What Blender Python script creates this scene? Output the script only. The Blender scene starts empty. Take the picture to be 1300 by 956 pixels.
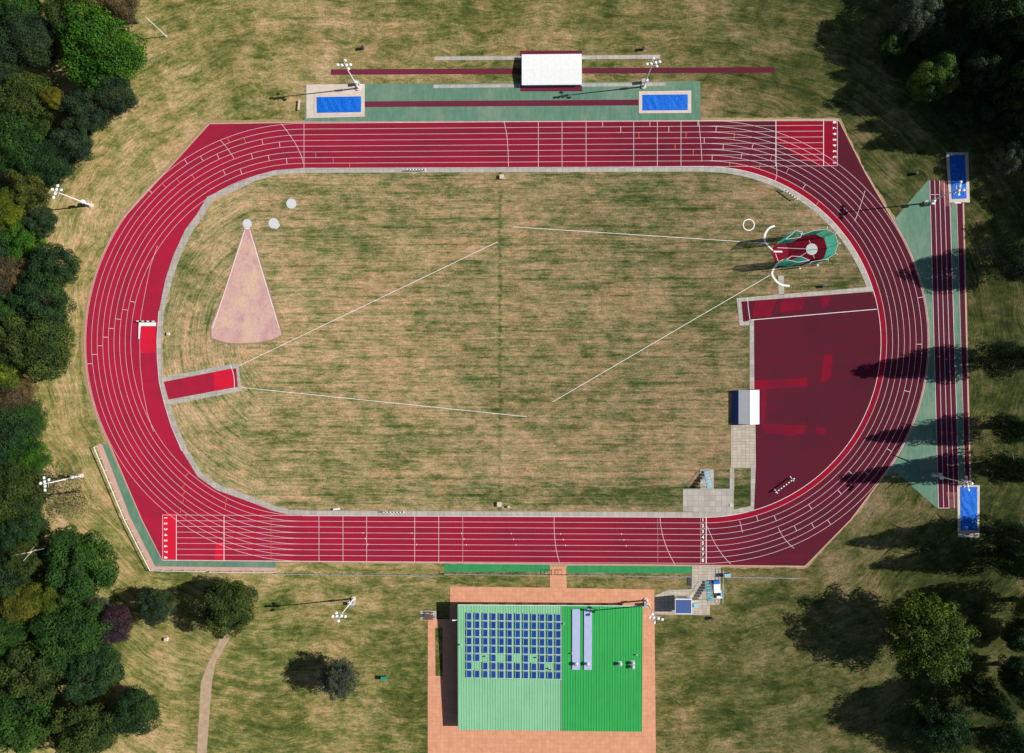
import bpy, bmesh, math, random
import numpy as np
from mathutils import Vector, Matrix, Euler

# ------------------------------------------------------------------ camera, sky, sun, exposure
S = bpy.context.scene
H = 160.0                                   # height of the drone above the ground
LENS = 26.36
FPX = LENS / 36 * 1300
TH = math.atan(21 / FPX)                    # slight sideways tilt of the drone camera
cT, sT = math.cos(TH), math.sin(TH)
CX = H * math.tan(TH)

def G(px, py, z=0.0):
    """where the thing seen at a pixel of the photograph stands, z metres above the ground"""
    x = (px - 650) / FPX; y = (478 - py) / FPX
    wx = x * cT - sT; wz = -x * sT - cT
    t = (H - z) / (-wz)
    return (CX + t * wx, t * y)

cam = bpy.data.cameras.new('camera'); cam.lens = LENS; cam.sensor_width = 36
cam.clip_start = 1; cam.clip_end = 3000
co = bpy.data.objects.new('camera', cam); S.collection.objects.link(co)
co.location = (CX, 0, H); co.rotation_euler = (0, TH, 0); S.camera = co

SUN_EL = math.radians(35); SH = math.radians(6)      # shadows run towards -x and a little towards -y
w = bpy.data.worlds.new('World'); S.world = w; w.use_nodes = True
wn = w.node_tree; bg = wn.nodes['Background']
sky = wn.nodes.new('ShaderNodeTexSky'); sky.sky_type = 'NISHITA'; sky.sun_disc = False
sky.sun_elevation = SUN_EL; sky.sun_rotation = math.radians(90) - SH
wn.links.new(sky.outputs[0], bg.inputs[0]); bg.inputs[1].default_value = 0.05
sun = bpy.data.lights.new('sun', 'SUN'); sun.energy = 5.0; sun.angle = math.radians(0.5); sun.color = (1, .95, .87)
so = bpy.data.objects.new('sun', sun); S.collection.objects.link(so)
d = Vector((-math.cos(SH) * math.cos(SUN_EL), -math.sin(SH) * math.cos(SUN_EL), -math.sin(SUN_EL)))
so.rotation_euler = d.to_track_quat('-Z', 'Y').to_euler(); so.location = (60, 0, 80)
S.view_settings.view_transform = 'Standard'; S.view_settings.look = 'None'
S.view_settings.exposure = 0.24; S.view_settings.gamma = 1

R_ = random.Random(7)
C = S.collection

# ------------------------------------------------------------------ node helpers
def srgb(r, g, b, k=1.0):
    f = lambda v: ((v / 255 + .055) / 1.055) ** 2.4 if v > 10 else v / 255 / 12.92
    return (f(r) * k, f(g) * k, f(b) * k, 1)

class NT:
    def __init__(s, name):
        s.m = bpy.data.materials.new(name); s.m.use_nodes = True
        s.t = s.m.node_tree; s.b = s.t.nodes['Principled BSDF']
        s.b.inputs['Roughness'].default_value = .8
        s.b.inputs['Specular IOR Level'].default_value = .25
        s._pos = None
    def n(s, ty, **kw):
        q = s.t.nodes.new(ty)
        for k, v in kw.items(): setattr(q, k, v)
        return q
    def l(s, a, b): s.t.links.new(a, b)
    def put(s, sock, v):
        if isinstance(v, bpy.types.NodeSocket): s.l(v, sock)
        else: sock.default_value = v
    def pos(s):
        if not s._pos: s._pos = s.n('ShaderNodeTexCoord').outputs['Object']
        return s._pos
    def math(s, op, a, b=0.0, c=None, clamp=False):
        q = s.n('ShaderNodeMath', operation=op); q.use_clamp = clamp
        s.put(q.inputs[0], a); s.put(q.inputs[1], b)
        if c is not None: s.put(q.inputs[2], c)
        return q.outputs[0]
    def scale(s, v, sc, loc=(0, 0, 0)):
        q = s.n('ShaderNodeMapping'); s.l(v, q.inputs[0]); q.inputs['Scale'].default_value = sc
        q.inputs['Location'].default_value = loc
        return q.outputs[0]
    def noise(s, v, sc, detail=4, rough=.6, dist=0):
        q = s.n('ShaderNodeTexNoise'); s.l(v, q.inputs['Vector']); q.inputs['Scale'].default_value = sc
        q.inputs['Detail'].default_value = detail; q.inputs['Roughness'].default_value = rough
        q.inputs['Distortion'].default_value = dist
        return q.outputs[0]
    def ramp(s, f, stops):
        q = s.n('ShaderNodeValToRGB'); s.put(q.inputs[0], f)
        e = q.color_ramp.elements
        while len(e) < len(stops): e.new(.5)
        for i, (p, c) in enumerate(stops): e[i].position = p; e[i].color = c
        return q.outputs[0]
    def rng(s, v, a, b, c=0.0, d=1.0, smooth=True):
        q = s.n('ShaderNodeMapRange'); q.interpolation_type = 'SMOOTHSTEP' if smooth else 'LINEAR'
        s.put(q.inputs[0], v); q.inputs[1].default_value = a; q.inputs[2].default_value = b
        q.inputs[3].default_value = c; q.inputs[4].default_value = d
        return q.outputs[0]
    def mix(s, f, a, b, mode='MIX'):
        q = s.n('ShaderNodeMix', data_type='RGBA', blend_type=mode)
        s.put(q.inputs[0], f); s.put(q.inputs[6], a); s.put(q.inputs[7], b)
        return q.outputs[2]
    def xyz(s, v):
        q = s.n('ShaderNodeSeparateXYZ'); s.l(v, q.inputs[0]); return q.outputs
    def comb(s, x, y, z=0.0):
        q = s.n('ShaderNodeCombineXYZ'); s.put(q.inputs[0], x); s.put(q.inputs[1], y); s.put(q.inputs[2], z); return q.outputs[0]
    def col(s, c): s.put(s.b.inputs['Base Color'], c)
    def bump(s, h, strength=.5, dist=.05):
        q = s.n('ShaderNodeBump'); s.l(h, q.inputs['Height']); q.inputs['Strength'].default_value = strength
        q.inputs['Distance'].default_value = dist; s.l(q.outputs[0], s.b.inputs['Normal'])

MATS = {}
def plain(name, c, rough=.6, metal=0.0, var=.12, sc=1.5, spec=.3):
    """paint, metal or plastic with a little uneven wear"""
    if name in MATS: return MATS[name]
    t = NT(name); t.b.inputs['Roughness'].default_value = rough; t.b.inputs['Metallic'].default_value = metal
    t.b.inputs['Specular IOR Level'].default_value = spec
    n = t.noise(t.pos(), sc, 5, .65)
    lo = tuple(v * (1 - var) for v in c[:3]) + (1,); hi = tuple(min(1, v * (1 + var)) for v in c[:3]) + (1,)
    t.col(t.ramp(n, [(.3, lo), (.7, hi)]))
    MATS[name] = t.m; return t.m

def grass_mat(name, infield):
    t = NT(name); P = t.pos(); x, y, z = t.xyz(P)
    t.b.inputs['Roughness'].default_value = .95; t.b.inputs['Specular IOR Level'].default_value = .1
    t.b.inputs['Diffuse Roughness'].default_value = 1.0
    # distance from the long axis of the oval: mower tracks run along the straights and round the bends
    dx = t.math('MAXIMUM', t.math('SUBTRACT', t.math('ABSOLUTE', t.math('ADD', x, 2.2)), 45.0 if not infield else 62.0), 0.0)
    dy = t.math('SUBTRACT', y, 7.35)
    dd = t.math('SQRT', t.math('ADD', t.math('MULTIPLY', dx, dx), t.math('MULTIPLY', dy, dy)))
    if infield:
        # at the left end the mower followed the kerb, elsewhere it ran straight up and down the field
        dx = t.math('MAXIMUM', t.math('SUBTRACT', t.math('ABSOLUTE', t.math('ADD', x, 2.2)), 42.9), 0.0)
        ra = t.math('SQRT', t.math('ADD', t.math('MULTIPLY', dx, dx), t.math('MULTIPLY', dy, dy)))
        sw = t.math('LESS_THAN', t.math('ADD', x, t.math('MULTIPLY', t.noise(P, .1, 6, .75), 26.0)), -43.0)
        def pick(a, b_): return t.math('ADD', t.math('MULTIPLY', sw, a), t.math('MULTIPLY', t.math('SUBTRACT', 1.0, sw), b_))
        dd = pick(ra, dy)
        ang = pick(t.math('MULTIPLY', t.math('ARCTAN2', dy, dx), 28.0), x)
    else:
        ang = t.math('ADD', t.math('MULTIPLY', t.math('ARCTAN2', dy, dx), 35.0), x)
    wob = t.noise(P, .06, 3, .5)
    d2 = t.math('ADD', dd, t.math('MULTIPLY', wob, 9.0 if not infield else 1.0))
    st1 = t.noise(t.comb(t.math('MULTIPLY', d2, 1.1), t.math('MULTIPLY', ang, .05)), 1.0, 3, .6)
    st2 = t.noise(t.comb(t.math('MULTIPLY', d2, 2.8), t.math('MULTIPLY', ang, .16 if infield else .3), 3.1), 1.0, 4, .65)
    st3 = t.noise(t.comb(t.math('MULTIPLY', d2, .42), t.math('MULTIPLY', ang, .035), 9.1), 1.0, 2, .5)
    big = t.noise(t.scale(P, (1, 1, 1), (3, 8, 0)), .035, 4, .6)
    mid = t.noise(t.scale(P, (.6, 1, 1)), .3, 5, .68)
    fine = t.noise(P, 2.4, 5, .75)
    clump = t.noise(t.scale(P, (.55, 1, 1), (5, 1, 0)), .75, 5, .75)
    f = t.math('MULTIPLY', big, .34 if infield else .55)
    for s_, k in ((st1, .26), (st2, .30), (st3, .16), (mid, .44), (clump, .40), (fine, .26)):
        f = t.math('ADD', f, t.math('MULTIPLY', s_, k))
    tot = (.34 if infield else .55) + .26 + .30 + .16 + .44 + .40 + .26
    f = t.math('DIVIDE', f, tot)
    # lines between mower passes, broken up where the grass is thin
    mow = t.math('ABSOLUTE', t.math('SUBTRACT', t.math('FRACT', t.math('DIVIDE', t.math('ADD', dd, t.math('MULTIPLY', wob, .8 if infield else 4.0)), 1.85 if infield else 2.6)), .5))
    br = t.rng(t.noise(t.comb(t.math('MULTIPLY', dd, .5), t.math('MULTIPLY', ang, .1), 21.0), 1.0, 4, .7), .42, .6)
    f = t.math('SUBTRACT', f, t.math('MULTIPLY', t.math('MULTIPLY', t.rng(mow, .05, .17, 1, 0), br), .032 if infield else .02))
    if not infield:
        # the ground is greener to the south and to the east
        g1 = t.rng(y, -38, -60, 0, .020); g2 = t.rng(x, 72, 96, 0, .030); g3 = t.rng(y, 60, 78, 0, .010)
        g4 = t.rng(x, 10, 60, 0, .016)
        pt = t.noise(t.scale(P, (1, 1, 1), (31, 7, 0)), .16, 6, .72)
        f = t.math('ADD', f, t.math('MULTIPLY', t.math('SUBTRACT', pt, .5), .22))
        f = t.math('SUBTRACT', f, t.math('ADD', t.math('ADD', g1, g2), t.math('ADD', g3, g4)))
    else:
        # greener line across the halfway mark
        wx = t.math('ADD', x, t.math('MULTIPLY', t.math('SUBTRACT', mid, .5), 1.6))
        h1 = t.math('ABSOLUTE', t.math('ADD', wx, 2.6))
        f = t.math('SUBTRACT', f, t.math('MULTIPLY', t.rng(h1, .1, .65, .05, 0), t.rng(st1, .35, .6)))
        yy = t.math('ABSOLUTE', t.math('SUBTRACT', dy, -32.5))
        gy = t.math('MULTIPLY', t.rng(yy, 1, 4, .05, 0), t.rng(x, -20, 10, 0, 1))
        f = t.math('SUBTRACT', f, gy)
        f = t.math('ADD', t.math('SUBTRACT', f, t.rng(x, -10, 45, 0, .008)), .004)
    stops = [(.40, srgb(62, 80, 38)), (.450, srgb(96, 108, 58)), (.485, srgb(136, 132, 90)), (.520, srgb(170, 152, 112)),
             (.565, srgb(196, 168, 134)), (.64, srgb(214, 186, 158))]
    if not infield:
        stops = [(.39, srgb(56, 72, 32)), (.445, srgb(92, 102, 50)), (.48, srgb(124, 124, 72)), (.512, srgb(154, 142, 94)),
                 (.555, srgb(184, 160, 122)), (.63, srgb(204, 182, 152))]
    c = t.ramp(f, stops)
    hs = t.noise(P, .09, 3, .5)
    c = t.mix(t.rng(hs, .4, .65), c, t.mix(1.0, c, (1.04, .97, .98, 1), 'MULTIPLY'))
    pk = t.noise(t.scale(P, (.35, 1, 1), (17, 2, 0)), .55, 5, .7)
    c = t.mix(t.rng(pk, .5, .68, 0, .8), c, t.mix(1.0, c, (1.10, .95, .96, 1), 'MULTIPLY'))
    if not infield:
        dk = t.math('MULTIPLY', t.rng(x, 15, 75, 0, 1), .8)       # sun-angle dimming of the east side, painted into the turf colour
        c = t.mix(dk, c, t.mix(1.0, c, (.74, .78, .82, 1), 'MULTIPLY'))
    # thatch, clippings and thin places: fine light and dark flecks
    fl = t.noise(t.comb(t.math('MULTIPLY', d2, 2.6), t.math('MULTIPLY', ang, .75), 5.0), 1.0, 4, .8)
    fk = t.noise(P, 3.6, 3, .8)
    lum = t.math('ADD', t.math('MULTIPLY', fl, 1.25), t.math('MULTIPLY', fk, .85))
    c = t.mix(1.0, c, t.ramp(t.rng(lum, .72, 1.38, 0, 1, False), [(0, (.50, .54, .52, 1)), (.5, (.98, .98, .98, 1)), (1, (1.5, 1.46, 1.4, 1))]), 'MULTIPLY')
    t.col(c)
    t.bump(t.math('ADD', t.math('ADD', fine, clump), t.math('MULTIPLY', st2, .8)), .9, .16)
    return t.m

def rubber(name, base, dull, mask=None, streak=True):
    """poured rubber running surface, sun-bleached and scuffed"""
    t = NT(name); P = t.pos(); x, y, z = t.xyz(P)
    t.b.inputs['Roughness'].default_value = .9; t.b.inputs['Specular IOR Level'].default_value = .15
    t.b.inputs['Diffuse Roughness'].default_value = 1.0
    n1 = t.noise(P, .05, 4, .6); n2 = t.noise(t.scale(P, (.25, 1.2, 1)), .6, 5, .7); n3 = t.noise(P, 6.0, 3, .8)
    f = t.math('ADD', t.math('MULTIPLY', n1, .5), t.math('MULTIPLY', n2, .5))
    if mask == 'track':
        e = t.rng(t.math('ADD', x, t.math('MULTIPLY', t.math('SUBTRACT', n1, .5), 30)), 10, 72, 0, 1)  # duller eastward: older rubber plus sun-angle dimming, both put into the colour
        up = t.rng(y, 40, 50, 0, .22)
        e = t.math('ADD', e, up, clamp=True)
        # each lane has worn a little differently
        dx = t.math('MAXIMUM', t.math('SUBTRACT', t.math('ABSOLUTE', t.math('ADD', x, 2.2)), 42.9), 0.0); dy = t.math('SUBTRACT', y, 7.35)
        r = t.math('DIVIDE', t.math('SUBTRACT', t.math('SQRT', t.math('ADD', t.math('MULTIPLY', dx, dx), t.math('MULTIPLY', dy, dy))), 37.2), 1.225)
        lane = t.n('ShaderNodeTexWhiteNoise', noise_dimensions='1D'); t.l(t.math('FLOOR', r), lane.inputs['W'])
        run = t.noise(t.comb(t.math('MULTIPLY', t.math('FLOOR', r), 7.3), t.math('MULTIPLY', t.math('ARCTAN2', dy, t.math('ADD', x, 2.2)), 3.0)), 1.0, 3, .6)
        e = t.math('ADD', t.math('MULTIPLY', e, .86), t.math('MULTIPLY', lane.outputs[0], .14), clamp=True)
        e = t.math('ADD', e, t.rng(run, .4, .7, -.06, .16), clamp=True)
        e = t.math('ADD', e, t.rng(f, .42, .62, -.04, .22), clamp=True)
    else:
        e = t.rng(f, .38, .62, 0, 1)
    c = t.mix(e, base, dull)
    c = t.mix(t.rng(n3, .3, .75, 0, .22), c, t.mix(1.0, c, (.72, .8, .8, 1), 'MULTIPLY'))
    dirt = t.noise(t.scale(P, (1, 1, 1), (40, 3, 0)), .22, 6, .72)
    c = t.mix(t.rng(dirt, .58, .8, 0, .35), c, t.mix(1.0, c, (.6, .9, .8, 1), 'MULTIPLY'))
    scuff = t.noise(t.scale(P, (.5, .5, 1), (9, 9, 0)), 1.3, 6, .85)
    c = t.mix(t.rng(scuff, .56, .74, 0, .4), c, t.mix(1.0, c, (1.18, 2.1, 1.5, 1), 'MULTIPLY'))
    blot = t.noise(t.scale(P, (1, 1, 1), (2, 30, 0)), .11, 5, .75)
    c = t.mix(t.rng(blot, .5, .72, 0, .6), c, t.mix(1.0, c, (.76, .9, .92, 1), 'MULTIPLY'))
    t.col(c); t.bump(n3, .4, .02); return t.m

def slab_mat(name, c1, c2, cm, w_, h_, rough=.85):
    t = NT(name); P = t.pos(); t.b.inputs['Roughness'].default_value = rough
    q = t.n('ShaderNodeTexBrick'); t.l(P, q.inputs['Vector']); q.inputs['Scale'].default_value = 1
    q.inputs['Brick Width'].default_value = w_; q.inputs['Row Height'].default_value = h_
    q.inputs['Mortar Size'].default_value = .035; q.inputs['Mortar Smooth'].default_value = .4; q.offset = 0.0
    q.inputs['Color1'].default_value = c1; q.inputs['Color2'].default_value = c2; q.inputs['Mortar'].default_value = cm
    n = t.noise(P, .7, 6, .7)
    c = t.mix(t.rng(n, .35, .7, 0, .5), q.outputs[0], t.mix(1.0, q.outputs[0], (.7, .7, .66, 1), 'MULTIPLY'))
    t.col(c); return t.m

def green_court_mat(name, a, b, pale):
    t = NT(name); P = t.pos(); t.b.inputs['Roughness'].default_value = .85
    n1 = t.noise(P, .12, 5, .6); n2 = t.noise(t.scale(P, (2.2, .35, 1)), .8, 5, .7); n3 = t.noise(P, .5, 6, .75)
    c = t.mix(t.rng(n2, .35, .65), a, b)
    c = t.mix(t.rng(n3, .5, .78, 0, .55), c, pale)
    c = t.mix(t.rng(n1, .45, .7, 0, .35), c, pale)
    t.col(c); return t.m

def roof_mat(name, c0):
    t = NT(name); P = t.pos(); t.b.inputs['Roughness'].default_value = .5
    n1 = t.noise(P, .16, 5, .65); n2 = t.noise(t.scale(P, (3, .18, 1)), .9, 5, .75); n3 = t.noise(P, 1.2, 5, .75)
    c = t.mix(t.rng(n1, .35, .65, 0, .5), c0, t.mix(1.0, c0, (.78, .86, .84, 1), 'MULTIPLY'))
    c = t.mix(t.rng(n2, .48, .72, 0, .5), c, t.mix(1.0, c, (.7, .74, .72, 1), 'MULTIPLY'))
    c = t.mix(t.rng(n3, .62, .8, 0, .4), c, srgb(120, 130, 110))
    t.col(c); return t.m

def gravel_mat():
    t = NT('pink_gravel'); P = t.pos(); t.b.inputs['Roughness'].default_value = .95
    n1 = t.noise(P, .22, 5, .65, .6); n2 = t.noise(P, 2.2, 5, .8); n3 = t.noise(t.scale(P, (1, .3, 1)), .9, 5, .7)
    c = t.ramp(n1, [(.35, srgb(196, 152, 152)), (.5, srgb(210, 172, 162)), (.65, srgb(216, 184, 158))])
    c = t.mix(t.rng(n2, .35, .7, 0, .6), c, t.mix(1.0, c, (.66, .64, .66, 1), 'MULTIPLY'))
    c = t.mix(t.rng(n3, .52, .7, 0, .5), c, srgb(176, 134, 136))
    t.col(c); t.bump(n2, .8, .05); return t.m

def leaf_mat():
    t = NT('foliage'); oi = t.n('ShaderNodeObjectInfo'); P = t.pos()
    n = t.noise(P, .55, 4, .7); n2 = t.noise(P, 3.0, 2, .6)
    c = oi.outputs['Color']
    c = t.mix(t.rng(n, .35, .7), t.mix(1.0, c, (.66, .74, .9, 1), 'MULTIPLY'), t.mix(1.0, c, (1.5, 1.3, .95, 1), 'MULTIPLY'))
    c = t.mix(t.rng(n2, .3, .7), t.mix(1.0, c, (.62, .68, .7, 1), 'MULTIPLY'), t.mix(1.0, c, (1.35, 1.3, 1.1, 1), 'MULTIPLY'))
    t.b.inputs['Roughness'].default_value = .7; t.b.inputs['Specular IOR Level'].default_value = .15
    t.col(c)
    tr = t.n('ShaderNodeBsdfTranslucent'); t.l(c, tr.inputs[0])
    mx = t.n('ShaderNodeMixShader'); mx.inputs[0].default_value = .22
    t.l(t.b.outputs[0], mx.inputs[1]); t.l(tr.outputs[0], mx.inputs[2])
    t.l(mx.outputs[0], t.t.nodes['Material Output'].inputs[0])
    return t.m

M = dict(
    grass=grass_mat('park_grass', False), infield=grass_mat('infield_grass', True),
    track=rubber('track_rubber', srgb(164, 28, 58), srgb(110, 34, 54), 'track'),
    dull=rubber('worn_rubber', srgb(118, 30, 52), srgb(106, 34, 56)),
    runway=rubber('runway_rubber', srgb(122, 40, 62), srgb(112, 46, 68)),
    bright=rubber('new_rubber', srgb(190, 14, 52), srgb(168, 14, 56)),
    bright2=rubber('patch_rubber', srgb(206, 24, 50), srgb(190, 26, 58)),
    patch=rubber('relaid_rubber', srgb(172, 14, 48), srgb(134, 24, 56)),
    faded=rubber('faded_rubber', srgb(186, 120, 112), srgb(140, 80, 88)),
    concrete=slab_mat('concrete_slabs', srgb(186, 180, 172), srgb(170, 164, 158), srgb(136, 130, 122), 1.2, 1.2),
    paving=slab_mat('paving_slabs', srgb(196, 184, 168), srgb(178, 168, 156), srgb(140, 130, 118), .9, .6),
    brick=slab_mat('brick_paving', srgb(222, 160, 128), srgb(212, 150, 118), srgb(196, 142, 116), .9, .9),
    pale=plain('pale_concrete', srgb(206, 192, 180), .85, var=.12, sc=.6),
    pinkedge=plain('edging_concrete', srgb(196, 158, 144), .85, var=.14, sc=.8),
    green=green_court_mat('green_surface', srgb(84, 122, 103), srgb(98, 134, 114), srgb(146, 156, 138)),
    green2=green_court_mat('bright_green_surface', srgb(40, 132, 78), srgb(52, 142, 88), srgb(84, 150, 108)),
    gravel=gravel_mat(),
    path=plain('path_tarmac', srgb(176, 152, 126), .9, var=.2, sc=.9),
    line=plain('line_paint', (.74, .58, .62, 1), .7, var=.14, sc=.8),
    linew=plain('white_paint', (.85, .83, .82, 1), .6, var=.06, sc=.8),
    orange=plain('orange_paint', srgb(222, 130, 70), .7, var=.1),
    white=plain('white_metal', (.82, .83, .84, 1), .4, var=.05),
    steel=plain('galvanised_steel', (.55, .57, .6, 1), .4, .35, var=.1),
    dark=plain('dark_metal', (.05, .055, .06, 1), .5), black=plain('black_rubber', (.02, .02, .022, 1), .7),
    blue=plain('blue_tarpaulin_plain', (.01, .17, .68, 1), .45),
    skyblue=plain('pale_blue_panel', srgb(150, 186, 206), .5), teal=plain('teal_metal', srgb(104, 160, 170), .5, sc=4),
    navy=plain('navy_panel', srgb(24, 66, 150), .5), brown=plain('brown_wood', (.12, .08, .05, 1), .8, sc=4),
    green_p=plain('green_plastic', (.02, .28, .2, 1), .5), bark=plain('bark', (.12, .09, .065, 1), .9, sc=3),
    glass=plain('dark_glass', (.03, .035, .045, 1), .15, spec=.6), wall=plain('brown_wall', (.09, .06, .055, 1), .7),
    roof_pale=roof_mat('pale_green_roof', srgb(136, 194, 152)),
    roof_green=roof_mat('green_roof', srgb(56, 168, 86)),
    lilac=plain('roof_light', srgb(176, 182, 222), .35, var=.05, sc=.8),
    lens=plain('lamp_glass', (.75, .8, .85, 1), .1, spec=.6), yellow=plain('yellow_paint', srgb(214, 180, 90), .6),
)
def tarp_mat():
    t = NT('blue_tarpaulin'); P = t.pos(); t.b.inputs['Roughness'].default_value = .5; t.b.inputs['Specular IOR Level'].default_value = .15
    n = t.noise(P, 1.6, 5, .7, 1.5)
    t.col(t.ramp(n, [(.3, (.004, .11, .52, 1)), (.55, (.004, .15, .74, 1)), (.78, (.012, .24, .84, 1))])); t.bump(n, .8, .3); return t.m
M['tarp'] = tarp_mat()
def panel_mat():
    t = NT('solar_cells'); P = t.pos(); t.b.inputs['Roughness'].default_value = .22; t.b.inputs['Specular IOR Level'].default_value = .5
    oi = t.n('ShaderNodeObjectInfo')
    q = t.n('ShaderNodeTexBrick'); t.l(P, q.inputs['Vector']); q.offset = 0; q.inputs['Scale'].default_value = 1
    q.inputs['Brick Width'].default_value = .16; q.inputs['Row Height'].default_value = .16; q.inputs['Mortar Size'].default_value = .008
    q.inputs['Color1'].default_value = (.004, .050, .26, 1); q.inputs['Color2'].default_value = (.006, .062, .30, 1); q.inputs['Mortar'].default_value = (.05, .12, .34, 1)
    c = t.mix(t.rng(oi.outputs['Random'], 0, 1, 0, .5), q.outputs[0], (.008, .035, .2, 1)); t.col(c); return t.m
M['cells'] = panel_mat(); M['leaf'] = leaf_mat()
def net_mat():
    t = NT('green_netting'); t.b.inputs['Roughness'].default_value = .8
    n = t.noise(t.scale(t.pos(), (1, 1, 3)), 1.2, 4, .7)
    t.col(t.ramp(n, [(.35, (.01, .36, .27, 1)), (.7, (.03, .58, .44, 1))]))
    tp = t.n('ShaderNodeBsdfTransparent'); mx = t.n('ShaderNodeMixShader')
    # a woven net closes up when looked along: openness = 0.6 ^ (1 / cos)
    ge = t.n('ShaderNodeNewGeometry'); dt = t.n('ShaderNodeVectorMath', operation='DOT_PRODUCT'); t.l(ge.outputs['Normal'], dt.inputs[0]); t.l(ge.outputs['Incoming'], dt.inputs[1])
    t.l(t.math('POWER', .6, t.math('DIVIDE', 1.0, t.math('MAXIMUM', t.math('ABSOLUTE', dt.outputs['Value']), .08))), mx.inputs[0])
    tl = t.n('ShaderNodeBsdfTranslucent'); tl.inputs[0].default_value = (.02, .5, .38, 1); m2 = t.n('ShaderNodeMixShader'); m2.inputs[0].default_value = .45
    t.l(t.b.outputs[0], m2.inputs[1]); t.l(tl.outputs[0], m2.inputs[2])
    t.l(m2.outputs[0], mx.inputs[1]); t.l(tp.outputs[0], mx.inputs[2]); t.l(mx.outputs[0], t.t.nodes['Material Output'].inputs[0])
    return t.m
M['net'] = net_mat()

# ------------------------------------------------------------------ mesh helpers
class MB:
    def __init__(s): s.v = []; s.f = []; s.mi = []
    def add(s, vs, fs, m=0):
        o = len(s.v); s.v += [tuple(p) for p in vs]; s.f += [tuple(o + i for i in f) for f in fs]; s.mi += [m] * len(fs)
    def box(s, x0, x1, y0, y1, z0, z1, m=0, rz=0, at=(0, 0)):
        vs = [Vector((x, y, z)) for z in (z0, z1) for x, y in ((x0, y0), (x1, y0), (x1, y1), (x0, y1))]
        if rz:
            Q = Matrix.Rotation(rz, 3, 'Z'); vs = [Q @ v for v in vs]
        vs = [(v.x + at[0], v.y + at[1], v.z) for v in vs]
        s.add(vs, [(3, 2, 1, 0), (4, 5, 6, 7), (0, 1, 5, 4), (1, 2, 6, 5), (2, 3, 7, 6), (3, 0, 4, 7)], m)
    def tube(s, a, b, r0, r1=None, n=8, m=0):
        r1 = r0 if r1 is None else r1; a = Vector(a); b = Vector(b); ax = (b - a)
        if ax.length < 1e-6: return
        q = ax.to_track_quat('Z', 'Y'); vs = []
        for p, r in ((a, r0), (b, r1)):
            for i in range(n):
                t = 2 * math.pi * i / n; vs.append(p + q @ Vector((math.cos(t) * r, math.sin(t) * r, 0)))
        s.add(vs, [(i, (i + 1) % n, n + (i + 1) % n, n + i) for i in range(n)] + [tuple(range(n - 1, -1, -1)), tuple(range(n, 2 * n))], m)
    def chain(s, pts, r0, r1, n=6, m=0):
        k = len(pts) - 1
        for i in range(k):
            s.tube(pts[i], pts[i + 1], r0 + (r1 - r0) * i / k, r0 + (r1 - r0) * (i + 1) / k, n, m)
    def prism(s, pts, z0, z1, m=0):
        a = sum(pts[i][0] * pts[(i + 1) % len(pts)][1] - pts[(i + 1) % len(pts)][0] * pts[i][1] for i in range(len(pts)))
        if a < 0: pts = pts[::-1]
        n = len(pts)
        vs = [(x, y, z0) for x, y in pts] + [(x, y, z1) for x, y in pts]
        s.add(vs, [tuple(range(n, 2 * n))] + [(i, (i + 1) % n, n + (i + 1) % n, n + i) for i in range(n)], m)
    def ribbon(s, pts, wd, z, closed=False, m=0):
        n = len(pts); L = []; Rr = []
        for i in range(n):
            if closed: a = pts[i - 1]; b = pts[(i + 1) % n]
            else: a = pts[max(i - 1, 0)]; b = pts[min(i + 1, n - 1)]
            dx, dy = b[0] - a[0], b[1] - a[1]; l = math.hypot(dx, dy) or 1
            nx, ny = -dy / l * wd / 2, dx / l * wd / 2
            L.append((pts[i][0] + nx, pts[i][1] + ny, z)); Rr.append((pts[i][0] - nx, pts[i][1] - ny, z))
        k = n if closed else n - 1
        s.add(L + Rr, [(n + i, n + (i + 1) % n, (i + 1) % n, i) for i in range(k)], m)
    def band(s, A, B, z0, z1, m=0):
        """raised strip between two polylines of equal length"""
        for i in range(len(A) - 1):
            s.prism([A[i], A[i + 1], B[i + 1], B[i]], z0, z1, m)
    def disc(s, c, r, z0, z1, n=28, m=0):
        s.prism([(c[0] + r * math.cos(2 * math.pi * i / n), c[1] + r * math.sin(2 * math.pi * i / n)) for i in range(n)], z0, z1, m)
    def build(s, name, mats, parent=None, smooth=False):
        me = bpy.data.meshes.new(name); me.from_pydata(s.v, [], s.f)
        if not isinstance(mats, (list, tuple)): mats = [mats]
        for q in mats: me.materials.append(q)
        me.polygons.foreach_set('material_index', s.mi)
        big = [f for f in s.f if len(f) > 4]
        if big:
            bm = bmesh.new(); bm.from_mesh(me)
            bmesh.ops.triangulate(bm, faces=[f for f in bm.faces if len(f.verts) > 4], ngon_method='EAR_CLIP')
            bm.to_mesh(me); bm.free()
        if smooth: me.polygons.foreach_set('use_smooth', [True] * len(me.polygons))
        me.update()
        o = bpy.data.objects.new(name, me); C.objects.link(o)
        if parent: o.parent = parent
        return o

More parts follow.
